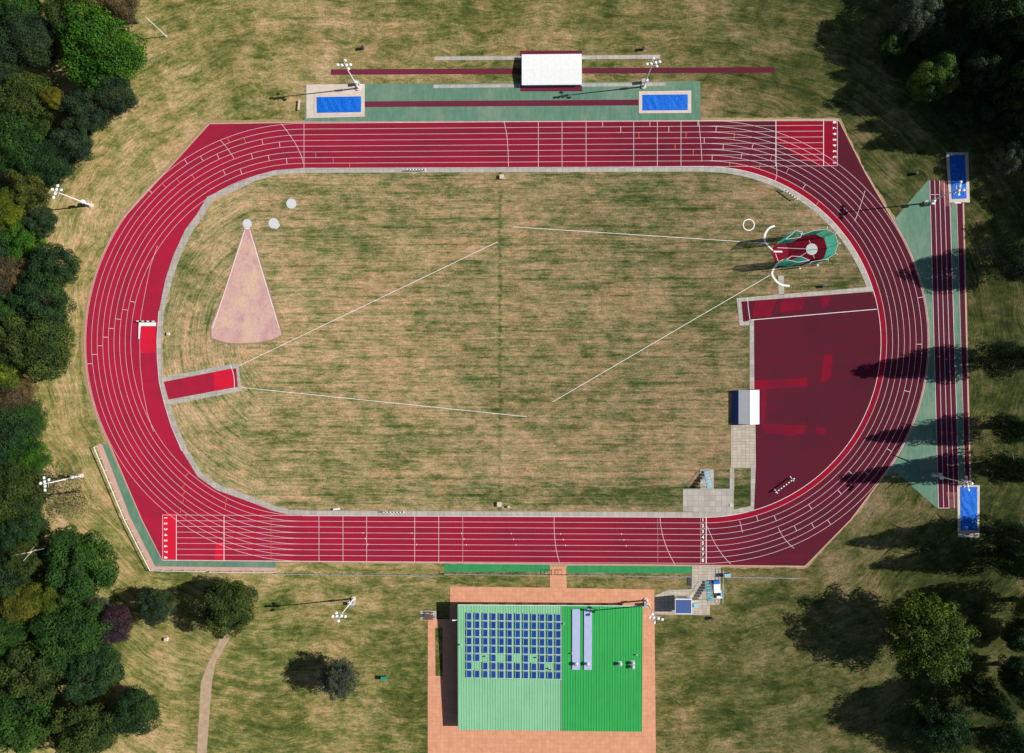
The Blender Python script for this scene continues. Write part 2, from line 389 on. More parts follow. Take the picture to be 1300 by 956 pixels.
def tag(o, label, cat, group=None):
    o['label'] = label; o['category'] = cat
    if group: o['group'] = group
    return o
def thing(name, label, cat, loc=(0, 0, 0), rz=0, group=None):
    o = bpy.data.objects.new(name, None); C.objects.link(o); o.location = loc; o.rotation_euler = (0, 0, rz)
    return tag(o, label, cat, group)
def copy_tree(o, parent=None):
    c = o.copy(); C.objects.link(c)
    if parent: c.parent = parent
    for ch in list(o.children): copy_tree(ch, c)
    return c
def struct(o, label, kind='structure'):
    o['kind'] = kind; o['label'] = label; return o
def sheet(name, px, z, mat, label, world=False):
    b = MB(); pts = px if world else [G(*p) for p in px]; b.prism(pts, z - .004, z)
    return struct(b.build(name, mat), label)
def slab(name, px, z0, z1, mat, label):
    b = MB(); b.prism([G(*p) for p in px], z0, z1); return struct(b.build(name, mat), label)
def arc(c, r, a0, a1, n=48):
    return [(c[0] + r * math.cos(math.radians(a0 + (a1 - a0) * i / n)), c[1] + r * math.sin(math.radians(a0 + (a1 - a0) * i / n))) for i in range(n + 1)]
def ang(c, p): return math.degrees(math.atan2(p[1] - c[1], p[0] - c[0]))

# ------------------------------------------------------------------ oval geometry (metres)
CL = (-45.1, 7.35); CR = (40.7, 7.35); R0 = 37.2; LW = 1.225
YT = CL[1] + R0; YB = CL[1] - R0

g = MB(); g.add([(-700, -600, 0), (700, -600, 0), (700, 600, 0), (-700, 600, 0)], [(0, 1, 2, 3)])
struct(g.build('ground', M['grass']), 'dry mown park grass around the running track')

RO = R0 + 8 * LW + .25
aR0 = ang(CR, G(1141, 300)); aR1 = ang(CR, G(1124, 606)); aL0 = ang(CL, G(139, 566)) + 360 if ang(CL, G(139, 566)) < 0 else ang(CL, G(139, 566)); aL1 = ang(CL, G(161, 280))
outline = [G(266, 157), G(389, 155.2), G(1065, 153), G(1099, 220)] + arc(CR, RO, aR0, aR1) + \
          [G(1080, 660), G(1022, 719)] + [G(206, 711), G(180, 660)] + arc(CL, RO, aL0 if aL0 > 0 else aL0 + 360, aL1)[0:] + [G(208, 221)]
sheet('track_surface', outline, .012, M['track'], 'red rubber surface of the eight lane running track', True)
# worn verge where the grass meets the rubber
vr = random.Random(5); vo = []; vi = []
dense = []
for a_, b_ in zip(outline, outline[1:] + outline[:1]):
    n_ = max(1, int(math.hypot(b_[0] - a_[0], b_[1] - a_[1]) / .7))
    dense += [(a_[0] + (b_[0] - a_[0]) * q / n_, a_[1] + (b_[1] - a_[1]) * q / n_) for q in range(n_)]
vw = .7; b = MB(); A_ = []; B_ = []
for i_ in range(len(dense)):
    p_, q_ = dense[i_ - 2], dense[(i_ + 2) % len(dense)]; l_ = math.hypot(q_[0] - p_[0], q_[1] - p_[1]) or 1
    nx, ny = (q_[1] - p_[1]) / l_, -(q_[0] - p_[0]) / l_
    vw = min(.8, max(.15, vw + vr.uniform(-.12, .12))); ww = vw + vr.uniform(-.12, .12)
    A_.append((dense[i_][0] - nx * ww, dense[i_][1] - ny * ww, .005)); B_.append((dense[i_][0] + nx * ww, dense[i_][1] + ny * ww, .005))
n_ = len(dense); b.add(A_ + B_, [(i_, (i_ + 1) % n_, n_ + (i_ + 1) % n_, n_ + i_) for i_ in range(n_)])
struct(b.build('worn_verge', plain('straw_verge', srgb(156, 136, 100), .95, var=.22, sc=1.8)), 'worn straw coloured verge round the track')
# pale edging round the outside
e = MB(); e.ribbon(outline, .22, .016, True)
struct(e.build('track_edging', M['pinkedge']), 'thin pale edging round the running track')

kerb_out = [(386, 213.2), (350, 216), (325, 222.5), (295, 235), (263, 250), (250, 272), (235, 292), (220, 325), (210, 355), (202, 395), (199.5, 432),
            (200, 455), (202.5, 485), (209, 512), (217.5, 540), (231, 572), (251, 605), (275, 622), (325, 640), (345, 648), (366, 653), (400, 654.6)]
kerb_in = [(386, 219.5), (352, 222), (327, 229), (300, 241), (270, 254), (257, 276), (243, 296), (228, 327), (218, 357), (208, 397), (205, 434),
           (205.5, 456), (207.5, 484), (215, 511), (224, 539), (238, 571), (257, 602), (280, 616), (329, 634), (349, 642), (368, 647), (400, 648)]
KO = [G(*p) for p in kerb_out]; KI = [G(*p) for p in kerb_in]
aD = ang(CR, G(1106, 367)); aD2 = ang(CR, G(957, 648))
infield = KO + [(CR[0], YB)] + arc(CR, R0 - .02, -90, 90, 80) + [(CR[0], YT - .01)]
sheet('infield', infield, .02, M['infield'], 'dry streaky grass inside the running track', True)
k = MB(); k.band(KO, KI, 0, .06)
k.band([KO[0]] + [(CR[0], YT)] + arc(CR, R0, 90, aD, 40)[1:], [KI[0]] + [(CR[0], YT - 1.05)] + arc(CR, R0 - 1.15, 90, aD, 40)[1:], 0, .06)
k.band([KO[-1]] + [(CR[0], YB)] + arc(CR, R0, -90, aD2, 10)[1:], [KI[-1]] + [(CR[0], YB + 1.1)] + arc(CR, R0 - 1.1, -90, aD2, 10)[1:], 0, .06)
struct(k.build('kerb', M['concrete']), 'grey concrete kerb strip between the infield and lane one')

# high jump fan and javelin runway
Darc = arc(CR, R0 - .01, ang(CR, G(1107, 370)), ang(CR, G(957, 651)), 40)
sheet('high_jump_area', [G(941, 383), G(1106, 370.5)] + Darc[1:] + [G(957, 405), G(943, 409)], .03, M['dull'], 'dark red rubber high jump area inside the right bend', True)
for i, pts in enumerate([[(951, 483), (1024, 480), (1025, 491), (975, 494), (951, 502)], [(1046, 450), (1057, 449), (1055, 480), (1042, 486)],
                         [(965, 537), (1022, 540), (1021, 551), (1000, 554), (970, 550)], [(1035, 542), (1048, 542), (1047, 552), (1036, 551)],
                         [(1003, 378), (1022, 377), (1018, 394), (1000, 395), (990, 397), (992, 380)], [(1040, 376), (1054, 375), (1052, 389), (1043, 391)],
                         [(966, 495), (973, 495), (971, 546), (966, 546)], [(957, 382), (985, 380), (978, 402), (955, 403)]]):
    b = MB(); P_ = [G(*p) for p in pts]; cx = sum(p[0] for p in P_) / len(P_); cy = sum(p[1] for p in P_) / len(P_)
    rr = random.Random(i); pp = []
    for j in range(len(P_)):
        a, c_ = P_[j], P_[(j + 1) % len(P_)]
        for q in range(8):
            t_ = q / 8; pp.append((a[0] + (c_[0] - a[0]) * t_ + rr.uniform(-.13, .13), a[1] + (c_[1] - a[1]) * t_ + rr.uniform(-.13, .13)))
    b.prism(pp, .033, .036 + i * .0015)
    struct(b.build('surface_patch', M['patch']), 'brighter red repair patch in the high jump area')
sheet('javelin_runway', [(202, 486), (293, 468), (300, 468), (303, 491), (208, 509)], .03, M['track'], 'red javelin runway ending in the infield')
sheet('surface_patch', [(271, 472.5), (294, 468.2), (297.5, 491.3), (272.5, 496)], .036, M['bright2'], 'bright red patch on the javelin runway')
sheet('surface_patch', arc(CR, R0, 80, -90, 70) + arc(CR, R0 + LW, -90, 80, 70), .018, M['bright'], 'bright relaid red lane one round the right bend', True)
sheet('surface_patch', [(986, 155), (1062, 154), (1062, 211), (1046, 211), (1020, 203), (986, 180)], .0165, M['bright'], 'bright red start area by the right end of the top straight')
sheet('surface_patch', [(207, 652), (224, 652), (223, 709.5), (206, 709)], .0165, M['bright2'], 'bright red start area by the left end of the bottom straight')
sheet('surface_patch', [(274, 690), (284, 688), (284, 710.5), (272, 710)], .0165, M['bright2'], 'small bright red patch on the start lanes of the bottom straight')

# concrete strips
kk = MB()
for pts in ([(935, 378.5), (1108, 364), (1108, 370), (941, 382.8), (943.5, 408.5), (951.5, 407), (952, 413), (939, 413.5)],
            [(951.5, 409), (957, 405), (957.5, 494), (951.5, 494)],
            [(204, 479.5), (292, 462.5), (302.5, 462.5), (307, 496), (216, 514), (208, 508.5), (302, 491), (300, 467.5), (293, 467.8), (203, 485.5)],
            [(953, 593), (959.5, 593), (957, 648.5), (931, 653), (931, 648), (953, 643)],
            [(926.5, 594.5), (932, 594.5), (932, 622), (926.5, 622)], [(987.5, 350), (995, 350), (995.5, 374), (988.5, 374.5)]):
    kk.prism([G(*p) for p in pts], .02, .05)
struct(kk.build('concrete_path', M['concrete']), 'pale concrete strips beside the runways')
slab('paving', [(867, 620.5), (889, 620.5), (889, 596), (906, 596), (906, 620.5), (931.5, 620.5), (931.5, 652), (867, 649)], .02, .052, M['concrete'], 'paved pad beside the finish inside the track')
slab('paving', [(928, 539), (959, 539), (959.5, 594), (928, 594)], .02, .054, M['paving'], 'paved strip below the high jump cover')
slab('paving', [(878.5, 718.5), (915, 719), (914, 767), (901, 768), (901, 781), (831, 780), (831, 756), (848, 749), (878, 748)], 0, .05, M['paving'], 'paved area around the judging stand')
slab('brick_path', [(571.5, 744.5), (698, 746), (698, 718.5), (718.5, 718.8), (719.5, 746.5), (830.5, 748.5), (833, 1000), (571, 1000), (560, 1000), (543, 1000), (543, 786), (571, 786)], 0, .045, M['brick'], 'salmon brick paving around the clubhouse')
slab('grass_strip', [(552.5, 797), (562, 797), (562, 858), (553, 858)], .046, .06, M['grass'], 'narrow grass strip in the brick paving')
slab('concrete_path', [(552, 71.5), (660, 70.8), (838, 69.5), (838, 74.5), (660, 75.8), (552, 76.5)], 0, .02, M['concrete'], 'thin concrete strip north of the pole vault runway')
# jumps strip at the top
sheet('jumps_apron', [(388, 107), (889, 103), (889.5, 153.3), (387, 155)], .008, M['green'], 'faded green surface around the long jump runway')
sheet('jumps_apron', [(389, 107.3), (463, 106.7), (463, 148), (389, 150)], .0125, M['pale'], 'pale concrete around the left sand pit')
sheet('jumps_apron', [(811, 116), (877.5, 115), (877.5, 143.5), (811, 144)], .0125, M['pale'], 'pale concrete around the right sand pit')
sheet('concrete_path', [(550, 107.4), (845, 104.5), (845, 109), (550, 111.8)], .0135, M['concrete'], 'thin concrete strip between the two jumps runways')
sheet('jumps_runway', [(420, 88), (983, 85.3), (983, 92.3), (420, 95)], .01, M['runway'], 'dark red pole vault runway')
sheet('jumps_runway', [(460, 128.8), (813, 126.5), (813, 133.8), (460, 136)], .0165, M['runway'], 'dark red long jump runway between the sand pits')
sheet('cover_rails', [(660.5, 64.3), (739, 64.3), (739, 71.8), (660.5, 71.8)], .0245, M['runway'], 'red rubber strip above the pole vault cover')
sheet('cover_rails', [(660.5, 109), (739, 109), (739, 116), (660.5, 116)], .0245, M['runway'], 'red rubber strip below the pole vault cover')
for q in ([(640, 70.5), (760, 69.5)],): pass
# green strips on the south side
sheet('green_strip', [(136, 563), (180, 660), (206.5, 711.5), (350.5, 713), (350.5, 720.8), (197, 719), (165, 656), (147.5, 610), (130.5, 566)], .008, M['green'], 'faded green margin at the bottom left of the track')
sheet('green_strip', [(564, 716), (697.5, 717), (697.5, 726), (564, 725.5)], .008, M['green2'], 'green margin left of the clubhouse path')
sheet('green_strip', [(720, 718.3), (878.5, 719), (878.5, 728), (720, 727)], .008, M['green2'], 'green margin right of the clubhouse path')
sheet('concrete_path', [(122, 566), (127, 563), (131, 566), (148, 610), (165.5, 656), (198, 718.5), (350.5, 720.2), (350.5, 726), (192, 725), (175, 690), (160, 660), (141, 614)], .006, M['pinkedge'], 'pale concrete edge under the white rail')
# runways on the right
fan = [G(1178, 229), G(1134, 280)] + arc(CR, RO - .1, aR0, aR1) + [G(1139, 601), G(1190, 645.5), G(1218, 645.5), G(1206, 229)]
sheet('jumps_apron', fan, .008, M['green'], 'faded green surface beside the right bend', True)
sheet('jumps_runway', [(1180, 229), (1205, 229), (1218, 645.5), (1191.5, 645.5)], .0165, M['runway'], 'four lane dark red runway right of the track')
sheet('jumps_runway', [(1192, 229.5), (1206, 229), (1208, 262), (1200, 262)], .021, M['faded'], 'sun faded pale corner of the right hand runways')
sheet('jumps_runway', [(1201, 625), (1218, 625), (1218.5, 645), (1206, 645)], .021, M['faded'], 'sun faded pale end of the right hand runways')
sheet('jumps_apron', [(1205, 256), (1214.5, 256), (1226, 618), (1217.5, 618)], .012, M['green'], 'faded green strip between the right hand runways')
sheet('jumps_runway', [(1214.5, 258), (1222, 258), (1231, 618), (1225, 618)], .0165, M['runway'], 'narrow dark red runway beside the trees')
sheet('concrete_path', [(1222, 258), (1224, 258), (1233, 618), (1231, 618)], .0165, M['pinkedge'], 'pale edge of the narrow runway')
sheet('path', [(276, 806), (281, 800), (291, 806), (291, 812), (274, 840), (269, 866), (262, 960), (250, 960), (255, 866), (266, 838), (278, 815)], .006, M['path'], 'pale path leading to the dark olive tree')
# a worn line beside the track edges
# shot put sector
def ragged(px, amp, seed, k=14):
    rr = random.Random(seed); P_ = [G(*p) for p in px]; out = []
    for j in range(len(P_)):
        a, c_ = P_[j], P_[(j + 1) % len(P_)]; L_ = math.hypot(c_[0] - a[0], c_[1] - a[1]); n = max(2, int(L_ * 1.6))
        for q in range(n): out.append((a[0] + (c_[0] - a[0]) * q / n + rr.uniform(-amp, amp), a[1] + (c_[1] - a[1]) * q / n + rr.uniform(-amp, amp)))
    return out
sheet('sector_edge', ragged([(309, 290), (319, 290), (340, 361), (360, 426), (346, 433), (328, 436.5), (306, 438), (287, 437), (267, 431), (266, 416), (284, 369)], .12, 3), .026,
      plain('worn_earth', srgb(150, 124, 104), .95, var=.25, sc=1.5), 'worn earth edge round the gravel sector', True)
sheet('shot_put_sector', [(310, 291), (318, 291), (339, 362), (358, 425), (345, 431), (328, 434.5), (306, 436), (288, 435), (269, 429), (268, 416), (285, 370)], .03, M['gravel'], 'pale pink gravel shot put landing sector')

# ------------------------------------------------------------------ markings
ZM = .026
mk = MB(); ml = MB(); mo = MB()
for i in range(9):
    r = R0 + i * LW
    pts = arc(CR, r, 90, -90, 90) + arc(CL, r, 270, 90, 90)
    if i == 0:
        mk.ribbon(arc(CR, r + .03, 90, -90, 90), .10, ZM)
        mk.ribbon([(CL[0], YT + .04), (CR[0], YT + .04)], .09, ZM); mk.ribbon([(CL[0], YB - .04), (CR[0], YB - .04)], .09, ZM)
        ml.ribbon(arc(CL, r, 270, 90, 90),   .07, ZM)
    else: ml.ribbon(pts, .07, ZM, True)
x985 = G(985, 180)[0]; x1045 = G(1045.5, 180)[0]; x1063 = G(1063, 180)[0]
x224 = G(224, 680)[0]; x206 = G(206.5, 680)[0]; x400 = G(400, 680)[0]
for i in range(9):
    yt = YT + i * LW; yb = YB - i * LW
    ml.ribbon([(CR[0], yt), (x1045 if 0 < i < 8 else x1063, yt)], .07, ZM + .004)
    ml.ribbon([(CL[0], yb), (x224 if 0 < i < 8 else x206, yb)], .07, ZM + .004)
def vl(b, px, top, wd=.09, z=ZM + .008):
    x = G(px, 180 if top else 685)[0]; y0, y1 = (YT, YT + 8 * LW) if top else (YB, YB - 8 * LW)
    b.ribbon([(x, y0), (x, y1)], wd, z)
for p in (683.5, 713.5, 744, 804.5, 834.5, 864.5, 386): vl(ml, p, True)
vl(mk, 985, True, .13); vl(mk, 1045.5, True, .12); vl(ml, 1063, True, .1)
for p in (405, 435.5, 465.5, 526.5, 557): vl(ml, p, False)
vl(ml, 587.5, False, .05); vl(ml, 835, False, .03); vl(mo, 344, False, .06)
vl(mk, 896.5, False, .16); vl(ml, 889.5, False, .05); vl(mk, 284.5, False, .12); vl(mk, 224, False, .12); vl(ml, 206.5, False, .1)
def curve(b, pts, wd=.09, z=ZM + .012, n=14):
    """smooth curve through three pixel points"""
    p0, p1, p2 = [Vector(G(*p)) for p in pts]; c = 2 * p1 - (p0 + p2) / 2
    b.ribbon([tuple((1 - t) ** 2 * p0 + 2 * t * (1 - t) * c + t * t * p2) for t in [i / n for i in range(n + 1)]], wd, z)
for pts in (((357, 157), (376, 184), (385.5, 208)), ((640, 155), (644, 178), (645.5, 212)), ((887, 154), (889.5, 180), (891, 205)),
            ((985, 205), (986, 222), (983, 230)), ((280, 178), (289, 189), (297, 201)), ((703.5, 656), (705, 690), (711, 716)),
            ((838, 656), (843, 686), (857, 717)), ((898, 668), (910, 694), (927.5, 716)), ((939, 661), (941, 669), (942.5, 676)),
            ((988, 670), (996, 684), (1008, 696)), ((1098, 242), (1092, 262), (1085, 281))): curve(ml, pts)
# steeplechase line outside the water jump
st = [(200, 312), (191, 338), (184.5, 370), (179, 400), (177.3, 430), (178, 465), (181.5, 495), (187, 524), (195, 548)]
ml.ribbon([G(*p) for p in st], .07, ZM + .004)
mk.ribbon([(p[0] - .05, p[1]) for p in KO[9:16]], .09, .066)
for x0 in ((949, 377.5), (950, 391), (952, 405)),: curve(mk, x0, .1, .056)
mk.ribbon([G(951, 406.5), G(1113, 392.5)], .12, .052)
curve(mk, ((292.5, 463), (297, 478), (297.5, 494)), .12, .056)
for a_, b_ in (((302, 465), (632, 307)), ((308, 492), (669, 529)), ((652, 288), (976, 309)), ((702, 510), (978, 349))):
    mk.ribbon([G(*a_), G(*b_)], .095, .032)
mk.ribbon([G(311, 292), G(270, 417)], .12, .04); mk.ribbon([G(317, 292), G(354.5, 417)], .12, .04)
# lines of the right hand runways
for xa, xb in ((1180.3, 1191.5), (1186.5, 1198), (1192.5, 1204.7), (1198.5, 1211.5), (1205, 1218)):
    ml.ribbon([G(xa, 229), G(xb, 645)], .10, .0245)
ml.ribbon([G(1180, 247), G(1192, 247)], .08, .0245); ml.ribbon([G(1191.5, 645), G(1206, 645)], .1, .0245)
ml.ribbon([G(1214.7, 258), G(1225.3, 618)], .07, .0245)
mk.ribbon([G(1212, 257.3), G(1220, 257.3)], .3, .0265)
def tick(px, py, orange=False):
    x, y = G(px, py)
    c = CL if x < CL[0] else CR if x > CR[0] else (x, CL[1])
    v = Vector((x - c[0], y - c[1])); r = v.length; v.normalize(); kx = math.floor((r - R0) / LW)
    a = R0 + kx * LW + .05; b_ = a + LW - .1
    (mo if orange else ml).ribbon([(c[0] + v.x * a, c[1] + v.y * a), (c[0] + v.x * b_, c[1] + v.y * b_)], .10, ZM + .016)
for p in [(236, 205), (256, 201), (277, 199), (320, 198), (284, 217), (305, 215), (333, 179), (355, 183), (341, 199), (364, 204), (765, 158), (788, 165), (904, 201),
          (825, 158), (849, 165), (886, 158), (909, 165), (894, 180), (918, 187), (941, 199), (955, 187), (1020, 238), (1167, 378), (1166, 437),
          (1153, 497), (1130, 572), (1101, 601), (1081, 601), (1067, 626), (1027, 641), (985, 660), (1011, 673), (1033, 669), (1054, 665), (168, 383), (158, 393), (149, 405),
          (141, 417), (132, 428), (126, 439), (119, 450), (112, 462), (961, 657), (190, 242)]: tick(*p)
for p in [(290, 178), (311, 178), (401, 195), (423, 202), (811, 172), (834, 179), (857, 187), (880, 194), (926, 210), (871, 172), (932, 174), (978, 202), (964, 212),
          (999, 218), (1037, 259), (208, 235), (226, 229), (245, 224), (444, 209), (237, 603), (234, 616), (232, 628)]: tick(*p, True)
for i, (px, py) in enumerate([(287, 634), (286, 642), (232, 637), (229, 648), (236, 655)]):
    x, y = G(px, py); mo.ribbon([(x, y - .5), (x + .12, y + .5)], .1, ZM + .016)
for px in (452, 514, 577, 640, 703, 780): # tiny relay marks
    for i in (3, 4, 5):
        x, y = G(px + i * 3, 670)[0], YB - i * LW
        mk.ribbon([(x, y - .14), (x, y + .14)], .14, ZM + .016)
struct(mk.build('lane_markings', M['linew']), 'bold white lines, sector tapes and finish line')
struct(ml.build('lane_markings', M['line']), 'thin pale lane lines and crossing lines')
struct(mo.build('lane_markings', M['orange']), 'short orange relay and hurdle marks')
# lane numbers
def number(txt, x, y, rz, size=.95, z=.045):
    cu = bpy.data.curves.new('number', 'FONT'); cu.body = txt; cu.size = size; cu.align_x = 'CENTER'; cu.align_y = 'CENTER'; cu.offset = .035
    tmp = bpy.data.objects.new('number_text', cu); C.objects.link(tmp)
    bpy.context.view_layer.update()
    me = bpy.data.meshes.new_from_object(tmp.evaluated_get(bpy.context.evaluated_depsgraph_get()))
    bpy.data.objects.remove(tmp); bpy.data.curves.remove(cu)
    Q = Matrix.Translation((x, y, z)) @ Matrix.Rotation(rz, 4, 'Z')
    vs = [Q @ v.co for v in me.vertices]; fs = [tuple(p.vertices) for p in me.polygons]
    return [tuple(v) for v in vs], fs
nb = MB(); xa = G(1059.7, 180)[0]; xb = G(208.8, 680)[0] + .25; xc = G(892.3, 680)[0]
for i in range(8):
    for x, y, rz in ((xa, YT + (i + .5) * LW, math.pi / 2), (xb, YB - (i + .5) * LW, -math.pi / 2), (xc, YB - (i + .5) * LW, 0)):
        v_, f_ = number(str(i + 1), x, y, rz); nb.add(v_, f_)
struct(nb.build('lane_numbers', M['linew']), 'white painted lane numbers 1 to 8')

# ------------------------------------------------------------------ floodlight masts
MH = 12.4
def make_mast():
    t = thing('floodlight_mast', 'tall white floodlight mast', 'floodlight', group='floodlight masts around the track')
    b = MB(); b.disc((0, 0), .55, 0, .25, 12); b.tube((0, 0, .25), (0, 0, .5), .3, .22, 10); b.build('base', M['pale'], t)
    b = MB(); b.tube((0, 0, .4), (0, 0, 3.0), .17, .16, 10); b.tube((0, 0, 3.0), (0, 0, MH), .14, .085, 10); b.build('pole', M['white'], t)
    b = MB(); b.tube((.3, 0, 2.7), (.3, 0, 3.4), .24, .24, 12); b.box(-.1, .5, -.07, .07, 2.9, 3.1); b.box(-.2, .5, -.2, .2, 3.4, 3.5); b.build('counterweight', M['white'], t)
    b = MB(); b.box(-.35, .35, .55, 1.15, 0, 1.3); b.box(-.4, .4, .5, 1.2, 1.3, 1.36); b.build('cabinet', M['steel'], t)
    b = MB(); b.box(-1.35, 1.35, -.05, .05, MH - .05, MH + .07); b.box(-.8, .8, -.45, -.37, MH - .75, MH - .65); b.box(-.05, .05, -.45, .3, MH - .3, MH - .2)
    b.tube((0, 0, MH), (0, 0, MH + .35), .06); b.tube((0, .25, MH - .2), (0, .7, MH - .15), .05); b.build('crossarm', M['steel'], t)
    for x, y, z in ((-1.25, -.12, MH), (-.45, -.2, MH + .02), (.45, -.18, MH + .02), (1.25, -.12, MH), (.15, .75, MH - .1), (.7, -.62, MH - .7)):
        b = MB(); o = Vector((x, y, z)); dn = Vector((0, -.6, -.8)).normalized() if y < .5 else Vector((.3, .5, -.8)).normalized()
        b.tube(o - dn * .24, o - dn * .02, .15, .29, 12); b.tube(o - dn * .02, o + dn * .10, .29, .31, 12); b.box(-.2, .2, -.12, .12, .1, .24, at=(x, y)); 
        b.v[-8:] = [(vx, vy, vz + z) for vx, vy, vz in b.v[-8:]]
        L = b.build('floodlight', M['white'], t)
        l2 = MB(); l2.tube(o + dn * .101, o + dn * .115, .27, .27, 12); l2.build('lamp_glass', M['lens'], L)
    return t
m0 = make_mast()
for i, (px, py, rz, lab) in enumerate([
    (455, 112, 0, 'white floodlight mast behind the left blue sand pit on the top side'),
    (817, 110, 10, 'white floodlight mast behind the right blue sand pit on the top side'),
    (116, 261, 70, 'white floodlight mast on the grass by the left woodland, above the purple-free upper bend'),
    (1176, 258, -100, 'floodlight mast leaning over the upper right pit beside the green apron'),
    (103, 604, 95, 'white floodlight mast over the sparse tree at the lower left bend'),
    (1185, 603, -80, 'floodlight mast standing in tree shadow beside the lower right pit'),
    (449, 760, 180, 'white floodlight mast alone on the grass left of the clubhouse'),
    (820, 762, 170, 'white floodlight mast at the corner of the clubhouse roof')]):
    o = m0 if i == 0 else copy_tree(m0)
    x, y = G(px, py); o.location = (x, y, 0); o.rotation_euler = (0, 0, math.radians(rz)); o['label'] = lab
C_ = [o for o in bpy.data.objects if o.get('label', '').startswith('white floodlight mast on the grass by the left woodland')][0]
C_['label'] = 'white floodlight mast on the grass by the woodland at the upper left bend'
# slim pole at the upper left
x, y = G(211, 46); t = thing('lamp_post', 'thin white pole alone on the grass at the upper left', 'pole', (x, y, 0))
b = MB(); b.tube((0, 0, 0), (0, 0, 8.6), .09, .06, 8); b.build('pole', M['white'], t)
b = MB(); b.disc((0, 0), .3, 0, .12, 12); b.build('base', M['steel'], t)

# ------------------------------------------------------------------ sand pits with blue covers
def pit(pts, label, frame_px, z0=.03):
    P_ = [Vector(G(*p)) for p in pts]; c = sum(P_, Vector((0, 0))) / 4
    t = thing('sand_pit', label, 'sand pit', (c.x, c.y, 0), group='sand pits under blue covers')
    F = [Vector(G(*p)) - c for p in frame_px]; Q = [p - c for p in P_]
    b = MB(); b.band([tuple(p) for p in F + [F[0]]], [tuple(p) for p in Q + [Q[0]]], 0, .07); b.build('border', M['pale'], t)
    b = MB(); nx, ny = 40, 24; rr = random.Random(len(label))
    a, b2, c2, d2 = Q
    fr = [(rr.uniform(.5, 2.2), rr.uniform(.5, 2.2), rr.uniform(0, 6)) for _ in range(7)]
    vs = []
    for j in range(ny + 1):
        for i in range(nx + 1):
            u, v = i / nx, j / ny; p = (a * (1 - u) + b2 * u) * (1 - v) + (d2 * (1 - u) + c2 * u) * v
            h = sum(math.sin(p.x * q[0] * 2.2 + p.y * q[1] * 1.4 + q[2]) for q in fr) * .018
            e_ = min(u, 1 - u, v, 1 - v) * 8
            vs.append((p.x, p.y, .1 + min(1, e_) * (.06 + h)))
    b.add(vs, [(j * (nx + 1) + i, j * (nx + 1) + i + 1, (j + 1) * (nx + 1) + i + 1, (j + 1) * (nx + 1) + i) for j in range(ny) for i in range(nx)])
    o = b.build('cover', M['tarp'], t, True)
    return t
pit([(402.5, 143.5), (458.5, 142.5), (458.5, 122.5), (402, 123.5)], 'sand pit under a blue cover at the left end of the top runway', [(399, 147), (463, 146.5), (463, 119.5), (399, 120)])
pit([(815.5, 140.5), (873, 140), (873, 120), (815.5, 120.5)], 'sand pit under a blue cover at the right end of the top runway', [(811, 144), (877, 143.5), (877, 116.5), (811, 117)])
pit([(1208, 253), (1227, 252), (1224.5, 197), (1205, 197)], 'sand pit under a crumpled blue cover at the upper right', [(1205, 257), (1231, 257), (1229, 193.5), (1201, 193.5)])
pit([(1219.5, 673), (1240.5, 673), (1240.5, 618), (1218.5, 618)], 'sand pit under a creased blue cover at the lower right', [(1216, 682), (1243, 682), (1243.5, 616), (1215, 616)])

# ------------------------------------------------------------------ mat covers and huts
def cover(px, hE, hR, label, name, axis, mroof, mwall, mat2=None):
    """low wheeled cover over a landing mat: four walls, shallow gabled roof with sheet joints"""
    P_ = [G(*p) for p in px]; x0 = min(p[0] for p in P_); x1 = max(p[0] for p in P_); y0 = min(p[1] for p in P_); y1 = max(p[1] for p in P_)
    cx, cy = (x0 + x1) / 2, (y0 + y1) / 2; t = thing(name, label, 'mat cover', (cx, cy, 0), group='wheeled covers over the landing mats')
    w2, h2 = (x1 - x0) / 2, (y1 - y0) / 2
    b = MB(); b.box(-w2 + .12, w2 - .12, -h2 + .12, h2 - .12, .12, hE - .02); b.build('body', mwall, t)
    b = MB()
    if axis == 'x':
        pr = [(-h2, hE), (0, hR), (h2, hE)]; n = 9
        vs = [(-w2 + 2 * w2 * i / n + (.012 if k_ else -.012) * (0 < i < n), y, z) for i in range(n + 1) for k_ in (0,) for y, z in pr]
        b.add([(-w2, y, z) for y, z in pr] + [(w2, y, z) for y, z in pr] + [(-w2, -h2, hE - .12), (w2, -h2, hE - .12), (-w2, h2, hE - .12), (w2, h2, hE - .12)],
              [(0, 3, 4, 1), (1, 4, 5, 2), (6, 7, 3, 0), (2, 5, 9, 8), (0, 1, 2, 8, 6), (7, 9, 5, 4, 3)])
        for i in range(1, n): b.tube((-w2 + 2 * w2 * i / n, -h2, hE + .0), (-w2 + 2 * w2 * i / n, 0, hR), .022, n=4); b.tube((-w2 + 2 * w2 * i / n, h2, hE), (-w2 + 2 * w2 * i / n, 0, hR), .022, n=4)
    else:
        pr = [(-w2, hE), (0, hR), (w2, hE)]
        b.add([(x, -h2, z) for x, z in pr] + [(x, h2, z) for x, z in pr] + [(-w2, -h2, hE - .12), (-w2, h2, hE - .12), (w2, -h2, hE - .12), (w2, h2, hE - .12)],
              [(0, 1, 4, 3), (1, 2, 5, 4), (6, 0, 3, 7), (8, 9, 5, 2), (6, 8, 2, 1, 0), (3, 4, 5, 9, 7)])
        for i in range(1, 6):
            y_ = -h2 + 2 * h2 * i / 6; b.tube((-w2, y_, hE), (0, y_, hR), .02, n=4); b.tube((w2, y_, hE), (0, y_, hR), .02, n=4)
    b.build('roof', mroof, t)
    for sx in (-1, 1):
        for sy in (-1, 1):
            b = MB(); b.tube((sx * (w2 - .4), sy * (h2 - .1) - .05, .13), (sx * (w2 - .4), sy * (h2 - .1) + .05, .13), .12, n=12); b.build('wheel', M['black'], t)
    return t
